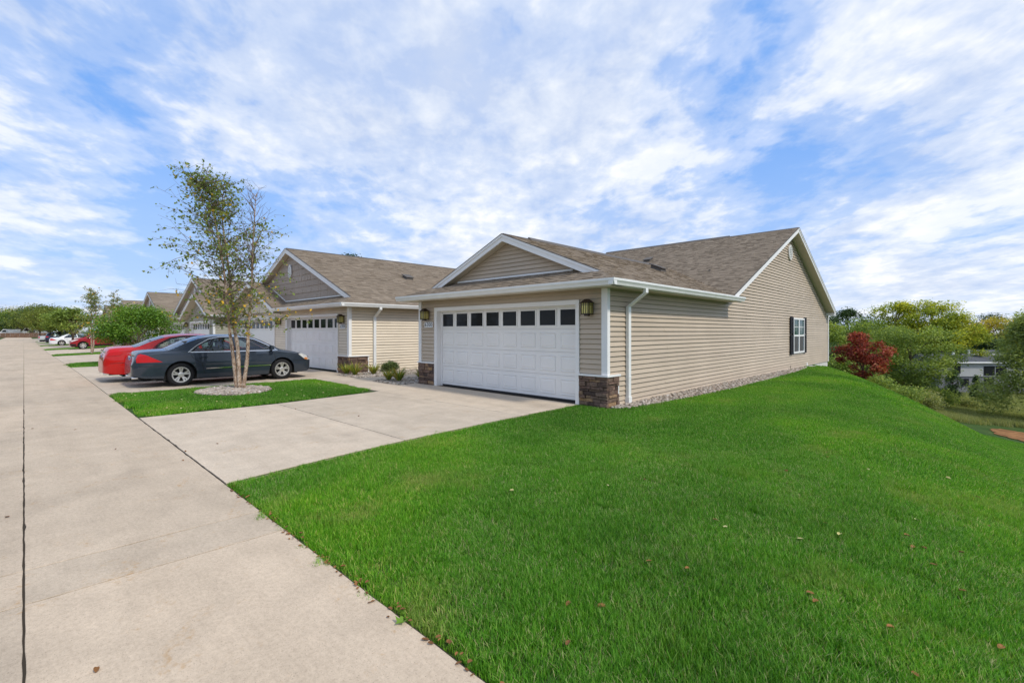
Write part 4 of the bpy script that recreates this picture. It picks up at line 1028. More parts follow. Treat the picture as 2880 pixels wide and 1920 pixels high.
# ------------------------------------------------------------------ gravel
def pebbles(name, label, pts, size, seed):
    r = np.random.default_rng(seed); n = len(pts)
    g = (1+5**.5)/2
    V0 = np.array([(-1, g, 0), (1, g, 0), (-1, -g, 0), (1, -g, 0), (0, -1, g), (0, 1, g), (0, -1, -g), (0, 1, -g), (g, 0, -1), (g, 0, 1), (-g, 0, -1), (-g, 0, 1)])/1.9
    F0 = np.array([(0, 11, 5), (0, 5, 1), (0, 1, 7), (0, 7, 10), (0, 10, 11), (1, 5, 9), (5, 11, 4), (11, 10, 2), (10, 7, 6), (7, 1, 8), (3, 9, 4), (3, 4, 2), (3, 2, 6), (3, 6, 8), (3, 8, 9), (4, 9, 5), (2, 4, 11), (6, 2, 10), (8, 6, 7), (9, 8, 1)])
    s = size*(.6+.9*r.random((n, 1, 1)))*np.stack([np.ones(n), .6+.5*r.random(n), .45+.3*r.random(n)], -1)[:, None, :]
    v = V0[None]*(1+.16*r.normal(size=(n, 12, 1)))*s
    a = r.random(n)*6.28; c, q = np.cos(a)[:, None], np.sin(a)[:, None]
    v = np.stack([v[..., 0]*c-v[..., 1]*q, v[..., 0]*q+v[..., 1]*c, v[..., 2]], -1)+np.asarray(pts)[:, None, :]
    f = (F0[None]+(np.arange(n)*12)[:, None, None]).reshape(-1, 3)
    return tag(link(name, npmesh(name, v.reshape(-1, 3), f, 'pebble', np.repeat(r.random(n), 12), smooth=True)), label, 'gravel', kind='stuff')
material('gravel_base', (0.20, 0.175, 0.15), 0.95, 0.1, var=0.3, vscale=12)
def gravel():
    n = 5000; y = RNG.uniform(8.27, 24.3, n*2); w = RNG.random(n*2)
    x0 = np.where(y < 8.67, -5.22, -5.27); x1 = lawn_side(y)+.10
    x = x0+(x1-x0)*w; k = RNG.random(n*2) < (x1-x0)/.68; x, y = x[k][:n], y[k][:n]
    b = MB(); ys = np.linspace(8.27, 24.3, 40)
    for a, c in zip(ys[:-1], ys[1:]):
        ka, kc = float(lawn_side(a))+.1, float(lawn_side(c))+.1
        b.add([(-5.27, a, TZ(-5.27, a)-.012), (ka, a, TZ(ka, a)-.012), (kc, c, TZ(kc, c)-.012), (-5.27, c, TZ(-5.27, c)-.012)], [(0, 1, 2, 3)])
    G = b.build('gravel_strip', 'gravel_base'); tag(G, kind='structure')
    pebbles('gravel', 'tan river gravel in the strip along the side wall of the taupe house', np.stack([x, y, T(x, y)+RNG.uniform(-.012, .02, len(x))], -1), .034, 3)
    # courtyard bed between the two garages
    bed = [(-16.1, 7.74), (-14.5, 7.72), (-13.1, 7.55), (-12.1, 7.55), (-11.83, 7.9), (-11.83, 14.8), (-16.1, 14.8)]
    tag(MB().add([(p[0], p[1], -.008) for p in bed], [tuple(range(len(bed)))]).build('gravel_bed', 'gravel_base'), kind='structure')
    xs, ys = [], []
    X = RNG.uniform(-16.1, -11.83, 16000); Y = 7.55+RNG.random(16000)**1.5*5.0
    k = (Y > np.interp(X, [-16.1, -14.5, -13.1, -12.1, -11.83], [7.74, 7.72, 7.55, 7.55, 7.9])+.02) & ~((X > -14.6) & (X < -13.35) & (Y > 7.4) & (Y < 13) & (X > -14.6+.0))
    k2 = k; X, Y = X[k2], Y[k2]
    pebbles('gravel', 'pale gravel bed in the courtyard between the taupe and the cream house', np.stack([X, Y, RNG.uniform(-.01, .02, len(X))], -1), .046, 4)
    wk = MB().box(-14.55, -13.4, 7.56, 14.5, -.06, .004).build('walkway', 'drive_concrete'); tag(wk, kind='structure')
    # ring round the birch
    n = 2600; r = np.sqrt(RNG.random(n)); a = RNG.random(n)*6.283
    X = -13.75+np.cos(a)*r*.98; Y = 3.80+np.sin(a)*r*.82
    m = MB(); m.add([(-13.75+1.0*math.cos(i*.2618), 3.8+.84*math.sin(i*.2618), -.006) for i in range(24)], [tuple(range(24))]); tag(m.build('tree_ring', 'gravel_base'), kind='structure')
    pebbles('gravel', 'ring of pale pebbles round the foot of the birch', np.stack([X, Y, .0+RNG.uniform(0, .03, n)], -1), .046, 5)
gravel()

# ------------------------------------------------------------------ foliage
def leaves(name, mat, pts, size, parent, seed=0, tone=None, up=0.35, ratio=.62, fold=.25):
    if mat == 'pine_leaf': ratio = .3
    """one small folded leaf (two triangles pairs) at each point"""
    r = np.random.default_rng(seed); n = len(pts)
    nrm = r.normal(size=(n, 3)); nrm[:, 2] = np.abs(nrm[:, 2])+up; nrm /= np.linalg.norm(nrm, axis=1, keepdims=True)
    d = r.normal(size=(n, 3)); d -= nrm*(d*nrm).sum(1, keepdims=True); d /= np.linalg.norm(d, axis=1, keepdims=True)+1e-9
    b = np.cross(nrm, d); s = (size*(.65+.7*r.random(n)))[:, None]
    p = np.asarray(pts)
    v = np.stack([p-d*s*.5, p+b*s*ratio*.5+nrm*s*fold*.3, p+d*s*.5, p-b*s*ratio*.5+nrm*s*fold*.3], 1).reshape(-1, 3)
    q = np.arange(n)*4; f = np.concatenate([np.stack([q, q+1, q+2], -1), np.stack([q, q+2, q+3], -1)])
    if tone is None: tone = np.clip(r.normal(.45, .25, n), 0, 1)
    return link(name, npmesh(name, v, f, mat, np.repeat(tone, 4)), parent)

def clump_points(clumps, n, seed, flat=.75, shell=.5):
    r = np.random.default_rng(seed); c = np.array([k[:3] for k in clumps]); rad = np.array([k[3] for k in clumps])
    w = rad**2; i = r.choice(len(c), n, p=w/w.sum())
    d = r.normal(size=(n, 3)); d /= np.linalg.norm(d, axis=1, keepdims=True)
    rr = (shell+(1-shell)*r.random(n))**.7*(1+.22*r.normal(size=n))
    return c[i]+d*np.array([1, 1, flat])*(rad[i]*rr)[:, None], i

def tree(name, label, cat, x, y, height, radius, mat, n, leaf, seed, group=None, crown_base=.3, trunk_r=.14, shape='round', limbs=True, clumps=34, bark='bark_dark', zb=None, csize=.34, flat=.7, lean=0.0, shell=.35):
    z0 = TZ(x, y)-.03 if zb is None else zb
    t = empty(name, (x, y, z0), label, cat, group)
    r = np.random.default_rng(seed); cl = []
    zc0 = z0+height*crown_base; zc1 = z0+height
    while len(cl) < clumps:
        h = r.random()
        if shape == 'round': w = math.sqrt(max(0, 1-(2*h-1)**2))**.7
        elif shape == 'vase': w = (.45+.75*h)*(1 if h < .8 else math.sqrt(max(0, 1-((h-.8)/.2)**2))*.8+.2)
        elif shape == 'cone': w = (1-h)**.8*1.02+.04
        elif shape == 'column': w = (.75+.3*math.sin(h*3.1))*(1 if h < .75 else (1-h)/.25*.8+.2)
        else: w = (1-h*.78) if h > .15 else .85
        a = r.random()*6.283; q = math.sqrt(r.random()*.85+.15)
        rr = radius*csize*(.65+.7*r.random())*(.55 if shape == 'cone' and h > .7 else 1)
        R1 = max(0, radius*w-rr*.55)*q
        cl.append((x+math.cos(a)*R1+lean*h, y+math.sin(a)*R1, zc0+rr*.5+(zc1-zc0-rr)*h, rr))
    P, ci = clump_points(cl, n, seed+1, flat=flat, shell=shell)
    ct = r.random(len(cl)); tn = np.clip(r.normal(.40, .20, n)+(ct[ci]-.5)*.5, 0, 1)
    leaves('crown', mat, P, leaf, t, seed+2, tn, up=.85)
    m = MB(); top = (x+lean*.6, y, z0+height*.86)
    m.tube([(x, y, z0-.25), (x+lean*.05, y, z0+height*.12), (x+lean*.3, y, z0+height*.45), top], [trunk_r*1.25, trunk_r, trunk_r*.7, trunk_r*.18], 9)
    for k, c in enumerate(() if not limbs else sorted(cl, key=lambda q: q[2])[:: max(1, clumps//18)]):
        zs = max(z0+height*crown_base*.75, c[2]-radius*.55); zs = min(zs, z0+height*.75)
        s = (x+lean*.3*(zs-z0)/height, y, zs); mid = ((s[0]+c[0])/2, (s[1]+c[1])/2, (s[2]*.35+c[2]*.65))
        m.tube([s, mid, (c[0], c[1], c[2])], [trunk_r*.42, trunk_r*.25, trunk_r*.07], 5, cap=False)
    m.build('trunk', bark, t, smooth=True)
    return t

# birch on the lawn island: three stems, sparse leaves, one bare leader
def birch(name, label, bx, by, stems, seed, nleaf_scale=1.0, bark='birch_bark', leaf_size=.078, group=None, scale=1.0):
    z0 = TZ(bx, by)-.02; t = empty(name, (bx, by, z0), label, 'tree', group); rg = random.Random(seed)
    tm = MB(); tw = MB(); pts = []; tones = []
    for (line, r0, leafy_top, yellow) in stems:
        L = [Vector(p) for p in line]; n = len(L)
        den = []                                            # smooth the stem
        for i in range(n-1):
            for k in range(5):
                s = k/5; p0, p1, p2, p3 = L[max(0, i-1)], L[i], L[i+1], L[min(n-1, i+2)]
                den.append(.5*((2*p1)+(p2-p0)*s+(2*p0-5*p1+4*p2-p3)*s*s+(3*p1-p0-3*p2+p3)*s**3))
        den.append(L[-1]); N = len(den)
        tm.tube(den, [max(.008, r0*(1-i/(N-1))**.8*(1+.10*math.sin(i*2.3+seed))) for i in range(N)], 10)
        for j in range(int((96 if r0 != .052 else 66)*nleaf_scale)):
            s = rg.uniform(.25, .985); i = min(N-2, int(s*(N-1))); p = den[i]
            hh = (p.z-z0)/(5.9*scale)
            if hh < .285: continue
            ln = rg.uniform(.45, 1.0)*(1.95 if .40 < hh < .75 else 1.6 if hh <= .40 else 1.25)*(1-.55*max(0, hh-.65)/.35)*scale
            az = rg.uniform(0, 6.283); el = rg.uniform(.25, 1.0) if hh > .35 else rg.uniform(-.1, .6)
            d = Vector((math.cos(az)*math.cos(el), math.sin(az)*math.cos(el), math.sin(el)))
            if p.z-z0 > leafy_top:
                el = rg.uniform(.75, 1.15); ln *= .75; d = Vector((math.cos(az)*math.cos(el), math.sin(az)*math.cos(el), math.sin(el)))
            q = [p]; cur = p.copy(); dd = d.copy()
            for k in range(6):
                dd = (dd+Vector((rg.uniform(-.16, .16), rg.uniform(-.16, .16), rg.uniform(-.20, .10)))).normalized(); cur = cur+dd*ln/6; q.append(cur.copy())
            tw.tube(q, [.010*scale*(1-.14*k) for k in range(7)], 4, cap=False)
            if p.z-z0 > leafy_top: 
                for k in range(4):                          # bare twigs
                    a = q[rg.randint(2, 5)]; e = a+Vector((rg.uniform(-.2, .2), rg.uniform(-.2, .2), rg.uniform(.05, .3)))*scale; tw.tube([a, e], [.004, .002], 3, cap=False)
                continue
            for k in range(1, 7):
                for side in range(rg.randint(2, 3)):
                    a = q[k]; dr = Vector((rg.uniform(-1, 1), rg.uniform(-1, 1), rg.uniform(-.5, .6))).normalized()*rg.uniform(.12, .34)*scale; e = a+dr
                    tw.tube([a, e], [.0035, .0018], 3, cap=False)
                    for f in range(rg.randint(1, 3)):
                        w = a+dr*rg.uniform(.3, 1.1)+Vector((rg.uniform(-.05, .05), rg.uniform(-.05, .05), rg.uniform(-.08, .02)))
                        if w.z-z0 > leafy_top+.2 or w.z-z0 < 1.42*scale: continue
                        pts.append(w); tones.append(rg.uniform(.76, 1) if rg.random() < yellow*(1.25 if hh < .5 else .6) else rg.uniform(0, .72))
    tm.build('trunk', bark, t, smooth=True)
    br = tw.build('branches', 'twig', t)
    leaves('crown', 'birch_leaf', np.array([tuple(p) for p in pts]), leaf_size*scale, t, seed, np.array(tones), up=.1, ratio=.66)
    return t
def px_pts(rows, d, dd=0.0):                              # photograph column/row of the birch detail, at depth d
    out = []
    for i, (cx, cy) in enumerate(rows):
        px = 280+cx/2.305; py = 460+cy/2.305; k = d+dd*i/len(rows); X, Y = at(px, k); out.append((X, Y, zrow(py, k)))
    return out
def main_birch():
    d = 12.62; A = px_pts([(888, 1462), (866, 1250), (840, 1060), (822, 850), (800, 650), (745, 360), (690, 190), (610, 95)], d, -.3)
    B = px_pts([(908, 1465), (895, 1200), (872, 1050), (850, 800), (822, 560), (795, 350), (805, 140)], d-.03, .5)
    C = px_pts([(930, 1465), (958, 1250), (965, 1060), (985, 850), (990, 600), (1005, 350), (1015, 198)], d+.02, .1)
    birch('birch_tree', 'three-stemmed birch with sparse yellowing leaves and one bare leader beside the grey sedan', A[0][0], A[0][1],
          [(A, .048, 9, .05), (B, .056, 9, .06), (C, .052, 2.45, .24)], 5)
main_birch()
def small_birch(px, d, h, seed, label, sc, base_py=None, bare=9):
    x, y = at(px, d); z = TZ(x, y)-.05; st = []
    rg = random.Random(seed)
    for k, (a, b) in enumerate(((-.25, .0), (.18, .10))):
        st.append(([(x+a*.2, y+b*.2, z), (x+a*.7-.05, y+b, z+h*.16), (x+a*1.1, y+b, z+h*.4), (x+a*1.8, y+b*2, z+h*.7), (x+a*2.6, y+b, z+h*(1-.1*k))], .075*sc, bare, .12))
    birch('birch_tree', label, x, y, st, seed, .62, leaf_size=.105, scale=sc)
small_birch(258, 35.6, 5.0, 21, 'thin double-stemmed birch in front of the dark red SUV', .86)
small_birch(322, 38.0, 4.95, 33, 'sparse bare-topped tree standing behind the round green tree', .8, bare=5)

x, y = at(390, 24.4)
tree('ornamental_tree', 'low broad round green tree behind the red sedan', 'tree', x, y, 2.95, 1.95, 'green_leaf', 17000, .095, 41, crown_base=.26, trunk_r=.07, clumps=46, csize=.32, bark='birch_bark')

# street trees farther along the islands and the wood at the end of the road
for i, (px, d, h, r, mt, lab) in enumerate([
    (205, 52, 4.3, 2.0, 'locust_leaf', 'small light green street tree between the red SUV and the white car'),
    (170, 66, 5.0, 2.7, 'locust_leaf', 'light green street tree above the white car'),
    (140, 80, 6.2, 3.3, 'olive_leaf', 'olive street tree above the navy SUV'),
    (112, 98, 6.6, 3.8, 'olive_leaf', 'wide olive street tree above the silver pickup')]):
    X, Y = at(px, d); tree('street_tree', lab, 'tree', X, Y, h, r, mt, 5000, .16+.002*d*.6, 100+i*7, crown_base=.30, trunk_r=.12, clumps=30)
for i, (px, d, h, r, mt) in enumerate([(-20, 150, 9, 6, 'dark_leaf'), (18, 158, 9.5, 6.5, 'dark_leaf'), (44, 150, 9.0, 5.5, 'locust_leaf'), (70, 146, 9.6, 6, 'dark_leaf'), (92, 140, 10, 6, 'olive_leaf'), (58, 175, 11, 7, 'gold_leaf'), (120, 150, 10.0, 6, 'dark_leaf'), (0, 185, 11, 7, 'gold_leaf')]):
    X, Y = at(px, d); tree('woodland_tree', {'dark_leaf': 'dark green tree of the wood at the far end of the road', 'locust_leaf': 'light green tree of the wood at the far end of the road', 'olive_leaf': 'olive tree of the wood at the far end of the road', 'gold_leaf': 'golden-topped tree at the back of the wood at the road end'}[mt], 'tree', X, Y, h, r, mt, 3500, .42, 200+i*5, group='wood at the road end', crown_base=.12, trunk_r=.2, clumps=30)
for i, (px, d, top, r, lab) in enumerate([(985, 70, 712, 3.2, 'dark green treetop showing over the ridge of the cream house'), (520, 95, 818, 3.0, 'light green treetop showing over the brown-gabled house')]):
    X, Y = at(px, d); h = zrow(top, d)-TZ(X, Y); tree('tall_tree', lab, 'tree', X, Y, h, r, 'dark_leaf' if i == 0 else 'green_leaf', 3000, .3, 260+i, crown_base=.4, trunk_r=.25, clumps=30)

# ------------------------------------------------------------------ the valley on the right
def vt(px, d, top, rpx, mat, lab, n, leaf, seed, shape='round', cb=.2, cl=40, cs=.3, group=None, name='tree', **kw):
    X, Y = at(px, d); z = TZ(X, Y); h = zrow(top, d)-z
    return tree(name, lab, 'tree', X, Y, h, rpx/FPX*d, mat, n, leaf, seed, group=group, shape=shape, crown_base=cb, clumps=cl, csize=cs, **kw)
vt(2428, 27, 933, 75, 'red_leaf', 'dark red maple at the rear corner of the taupe house', 8000, .12, 301, 'round', .16, 44, .24, name='maple_tree', trunk_r=.06)
vt(2562, 42, 900, 125, 'locust_leaf', 'feathery light green locust with a dark trunk behind the red maple', 22000, .16, 311, 'round', .22, 60, .26, name='locust_tree', trunk_r=.10, flat=.5)
vt(2440, 46, 885, 110, 'locust_leaf', 'light green locust standing behind the red maple', 17000, .18, 317, 'round', .2, 50, .28, name='locust_tree', trunk_r=.10, flat=.5)
vt(2330, 40, 905, 70, 'locust_leaf', 'light green bushy tree at the corner of the taupe house', 11000, .16, 319, 'round', .12, 36, .3, name='locust_tree', trunk_r=.10)
vt(2520, 66, 846, 92, 'yellow_leaf', 'tall yellow-green tree with an open crown above the locusts', 17000, .27, 323, 'round', .2, 54, .27, name='ash_tree', trunk_r=.25)
vt(2622, 63, 842, 98, 'yellow_leaf', 'tallest yellow-green tree beside the open-crowned one', 20000, .26, 329, 'round', .15, 60, .26, name='ash_tree', trunk_r=.25)
vt(2690, 60, 880, 72, 'yellow_leaf', 'yellow-green tree hanging over the roof of the grey house', 11000, .24, 331, 'round', .25, 44, .28, name='ash_tree', trunk_r=.2)
vt(2385, 72, 868, 62, 'dark_leaf', 'dark pine behind the taupe house corner', 8000, .28, 337, 'round', .1, 44, .3, name='pine_tree', trunk_r=.25)
vt(2338, 66, 884, 46, 'dark_leaf', 'small dark conifer against the sky at the house corner', 6000, .25, 341, 'round', .1, 36, .3, name='pine_tree', trunk_r=.2)
vt(2445, 84, 880, 55, 'dark_leaf', 'dark conifer left of the open-crowned yellow-green tree', 6000, .30, 343, 'round', .2, 30, .3, name='pine_tree', trunk_r=.25)
vt(2780, 92, 882, 66, 'dark_leaf', 'dark tree behind the golden tree on the skyline', 6000, .34, 347, 'round', .2, 34, .3, name='pine_tree', trunk_r=.3)
vt(2815, 78, 888, 82, 'gold_leaf', 'golden-leaved tree behind the grey house', 11000, .28, 349, 'round', .25, 44, .28, name='golden_tree', trunk_r=.25)
vt(2900, 80, 880, 80, 'gold_leaf', 'golden tree behind the big white pine', 9000, .28, 353, 'round', .25, 44, .28, name='golden_tree', trunk_r=.25)
vt(2762, 72, 936, 66, 'dark_leaf', 'dark green tree directly behind the grey house roof', 8000, .28, 359, 'round', .2, 40, .28, name='evergreen_tree', trunk_r=.2)
vt(2918, 37, 870, 178, 'pine_leaf', 'big soft green white pine at the edge of the dirt patch', 36000, .27, 367, 'skirt', .06, 120, .25, name='white_pine', trunk_r=.18, flat=.6, limbs=False)
vt(2680, 50, 1040, 22, 'dark_leaf', 'small dark arborvitae before the grey house wall', 5000, .14, 373, 'column', .03, 30, .5, group=None, name='arborvitae', trunk_r=.06)
vt(2745, 49, 1052, 24, 'dark_leaf', 'small dark spruce right of the arborvitae', 5000, .14, 379, 'cone', .03, 30, .4, group=None, name='spruce_tree', trunk_r=.06)

def shrub(name, lab, x, y, r, h, mat, n, leaf, seed, group=None, cat='shrub', cl=14):
    z = TZ(x, y)-.03; t = empty(name, (x, y, z), lab, cat, group); g = np.random.default_rng(seed)
    c = []
    for k in range(cl):
        a = g.random()*6.283; q = math.sqrt(g.random())*.62
        c.append((x+math.cos(a)*r*q, y+math.sin(a)*r*q, z+h*(.35+.33*g.random()*(1-q*.5)), min(r, h)*.42*(.8+.4*g.random())))
    P, ci = clump_points(c, n, seed, flat=.9, shell=.45); P[:, 2] = np.maximum(P[:, 2], z+.01)
    leaves('foliage', mat, P, leaf, t, seed)
    m = MB()
    for k in range(5): m.tube([(x, y, z-.1), c[k][:3]], [.02*r+.006, .004], 5, cap=False)
    m.build('stem', 'twig', t)
    return t
for i, (px, d, r, h, mt, lab) in enumerate([
    (2600, 38, 1.6, 2.4, 'meadow_leaf', 'pale willowy shrub on the slope under the locusts'),
    (2650, 42, 1.8, 2.3, 'locust_leaf', 'green rounded shrub next to the willowy one'),
    (2540, 36, 1.5, 2.2, 'locust_leaf', 'green shrub at the foot of the locust trunk'),
    (2470, 31, 1.5, 2.0, 'locust_leaf', 'green shrub under the red maple'),
    (2385, 31, 1.8, 2.6, 'locust_leaf', 'tall green shrub between the maple and the house corner'),
    (2335, 34, 2.0, 3.0, 'dark_leaf', 'dark shrub at the foot of the house corner'),
    (2700, 44, 1.8, 1.3, 'meadow_leaf', 'low straw-coloured shrub before the arborvitae'),
    (2590, 50, 2.4, 2.6, 'dark_leaf', 'dark thicket under the yellow-green trees'),
    (2560, 48, 2.4, 3.2, 'dark_leaf', 'dark thicket behind the locust trunk')]):
    X, Y = at(px, d); shrub('shrub', lab, X, Y, r, h, mt, 4200, .13, 400+i*3)
def meadow():
    pr = [grass_patch('meadow', 1.1, 500, .55, .02, 500+i, mat='meadow_leaf', droop=.5, segs=2) for i in range(3)]
    n = 1500; px = RNG.uniform(2360, 2960, n); d = RNG.uniform(35, 58, n); v = (px-1440)/FPX
    X = d*(-CA+SA*v); Y = d*(SA+CA*v); k = ~((np.hypot((X-2.7)/1.0, Y-43.5) < 3.6)) & (Y > 33)
    X, Y = X[k], Y[k]; p = np.stack([X, Y, T(X, Y)-.04], -1)
    scatter('meadow_grass', 'tall pale meadow grass in the hollow behind the mound', 'grass', p, tilt(X, Y), RNG.uniform(.5, 1.1, len(X)), RNG.integers(0, 3, len(X)), pr)
    jr = random.Random(2); m = MB(); c = at(2885, 30.5); n = 64
    vs = [(c[0], c[1], TZ(*c)+.02)]
    for k in range(n):
        a = 6.283*k/n; r = 1+.12*math.sin(3*a+1)+.07*math.sin(7*a)+jr.uniform(-.09, .09); x, y = c[0]+1.7*r*math.cos(a), c[1]+3.0*r*math.sin(a); vs.append((x, y, TZ(x, y)+.015))
    rings = []
    m.add(vs, [(0, 1+k, 1+(k+1) % n) for k in range(n)]); tag(m.build('dirt_patch', 'mulch'), kind='structure')
meadow()

# grey house down in the valley
def grey_house():
    d = 56; xl, yl = at(2640, d); xr, yr = at(2900, d); c = at(2735, d+4); zb = TZ(*c)-.3
    H = empty('house', (c[0], c[1], zb), 'grey two-storey house with dark roof down in the valley', 'house')
    ux = Vector((xr-xl, yr-yl, 0)).normalized(); uy = Vector((-ux.y, ux.x, 0)); O = Vector((xl, yl, 0)); Lw = math.hypot(xr-xl, yr-yl); Dp = 9.0
    zt = lambda py: zrow(py, d)
    zm, ze, zr = zt(1058), zt(1020), zt(990)+.1
    def P(u, v, z): q = O+ux*u+uy*v; return (q.x, q.y, z)
    def bx(m, u0, u1, v0, v1, z0, z1): return m.hexa([P(u0, v0, z0), P(u1, v0, z0), P(u1, v1, z0), P(u0, v1, z0), P(u0, v0, z1), P(u1, v0, z1), P(u1, v1, z1), P(u0, v1, z1)])
    bx(MB(), 0, Lw, 0, Dp, zb-.5, zm).build('brick_wall', 'brick_grey', H)
    bx(MB(), -.02, Lw+.02, -.12, Dp, zm, ze).build('upper_wall', 'grey_siding', H)
    m = MB(); bx(m, -.3, Lw+.3, -.5, -.42, ze-.02, ze+.14); m.build('eave_board', 'white_trim', H)
    m = MB(); m.prism([P(-.3, -.5, ze+.1), P(-.3, Dp/2, zr), P(-.3, Dp+.5, ze+.1)], ux*(Lw+.6)); m.build('roof', 'roof_slate', H)
    m = MB(); bx(m, Lw*.45, Lw+.3, 2.2, 2.3, zr-.55, zr-.42); m.build('roof_trim', 'white_trim', H)
    for u in (Lw*.33, Lw*.5): m = MB(); bx(m, u, u+.2, 2.0, 2.2, zr-.6, zr+.12); m.build('vent_pipe', 'white_trim', H)
    for (px0, px1, py0, py1) in ((2676, 2696, 1025, 1048), (2766, 2792, 1031, 1053), (2770, 2792, 1064, 1082), (2800, 2825, 1031, 1053), (2704, 2722, 1066, 1082)):
        u0 = (px0-2640)/260*Lw; u1 = (px1-2640)/260*Lw; z0, z1 = zt(py1), zt(py0); v = -.12 if z0 > zm-.1 else 0
        m = MB(); bx(m, u0-.08, u1+.08, v-.06, v, z0-.08, z1+.08); Wn = m.build('window', 'shutter_black', H)
        m = MB(); bx(m, u0, u1, v-.075, v-.06, z0, z1); m.build('pane', 'garage_glass', Wn)
grey_house()

# ------------------------------------------------------------------ courtyard planting
def lily(x, y, s, seed, lab):
    t = empty('daylily', (x, y, 0), lab, 'plant', 'daylilies in the gravel bed'); r = np.random.default_rng(seed)
    m = MB()
    for k in range(95):
        a = r.random()*6.283; L = s*(.6+.5*r.random()); sp = .35+.5*r.random(); w = .016; tn = float(np.clip(r.normal(.45, .3), 0, 1))
        q = []
        for j in range(5):
            u = j/4; rr = L*sp*u**1.3; zz = L*(u-.55*sp*u*u); q.append(Vector((x+math.cos(a)*(rr+.03), y+math.sin(a)*(rr+.03), zz)))
        sd_ = Vector((-math.sin(a), math.cos(a), 0)); vs = []
        for j, p in enumerate(q): ww = w*(1-(j/4)**2*.95); vs += [p-sd_*ww, p+sd_*ww]
        m.add(vs, [(2*j, 2*j+1, 2*j+3, 2*j+2) for j in range(4)], tn)
    m.build('foliage', 'lily_leaf', t)
for i, (x, y, s, lab) in enumerate([(-15.9, 7.98, .36, 'yellowing daylily beside the stone base of the cream house'), (-15.35, 8.02, .40, 'larger daylily in front of the cream house downspout'), (-15.2, 8.65, .36, 'straw-tipped daylily between downspout and round shrub'),
                                    (-13.0, 7.92, .32, 'daylily at the near end of the courtyard gravel'), (-12.55, 8.0, .38, 'daylily beside the stone base of the taupe house'), (-12.35, 8.7, .36, 'daylily behind the others at the taupe house corner')]):
    lily(x, y, s*1.6, 600+i, lab)
shrub('boxwood', 'round clipped boxwood against the cream wall', -15.72, 9.62, .38, .52, 'boxwood_leaf', 5200, .042, 640, cl=22)
shrub('boxwood', 'dark boxwood half hidden by the taupe garage corner', -12.4, 10.0, .40, .75, 'boxwood_leaf', 4000, .042, 641, cl=20)
# planter of white flowers by a far garage
def planter():
    x, y = at(364, 41); z = 0
    t = empty('flower_pot', (x, y, z), 'brown pot of white flowers behind the red sedan', 'flower pot')
    MB().lathe([(.0, 0), (.34, 0), (.46, .62), (.50, .66), (.44, .66), (.40, .6), (0, .6)], 18, origin=(x, y, z)).build('pot', 'terracotta', t)
    r = np.random.default_rng(3); P = np.array([x, y, z+.85])+r.normal(size=(900, 3))*np.array([.26, .26, .17]); leaves('foliage', 'green_leaf', P, .09, t, 8)
    P = np.array([x, y, z+1.02])+r.normal(size=(260, 3))*np.array([.27, .27, .14]); leaves('petals', 'white_petal', P, .11, t, 9)
planter()

# ------------------------------------------------------------------ cars
def smooth_curve(pts, xs):                                # monotone-ish cubic through (x, z)
    x = np.array([p[0] for p in pts], float); z = np.array([p[1] for p in pts], float)
    h = np.diff(x); d = np.diff(z)/h; m = np.zeros(len(x)); m[0], m[-1] = d[0], d[-1]
    for i in range(1, len(x)-1):
        if d[i-1]*d[i] > 0: w1, w2 = 2*h[i]+h[i-1], h[i]+2*h[i-1]; m[i] = (w1+w2)/(w1/d[i-1]+w2/d[i])
    i = np.clip(np.searchsorted(x, xs)-1, 0, len(x)-2); t = (xs-x[i])/h[i]
    return ((2*t**3-3*t**2+1)*z[i]+(t**3-2*t**2+t)*h[i]*m[i]+(-2*t**3+3*t**2)*z[i+1]+(t**3-t**2)*h[i]*m[i+1])

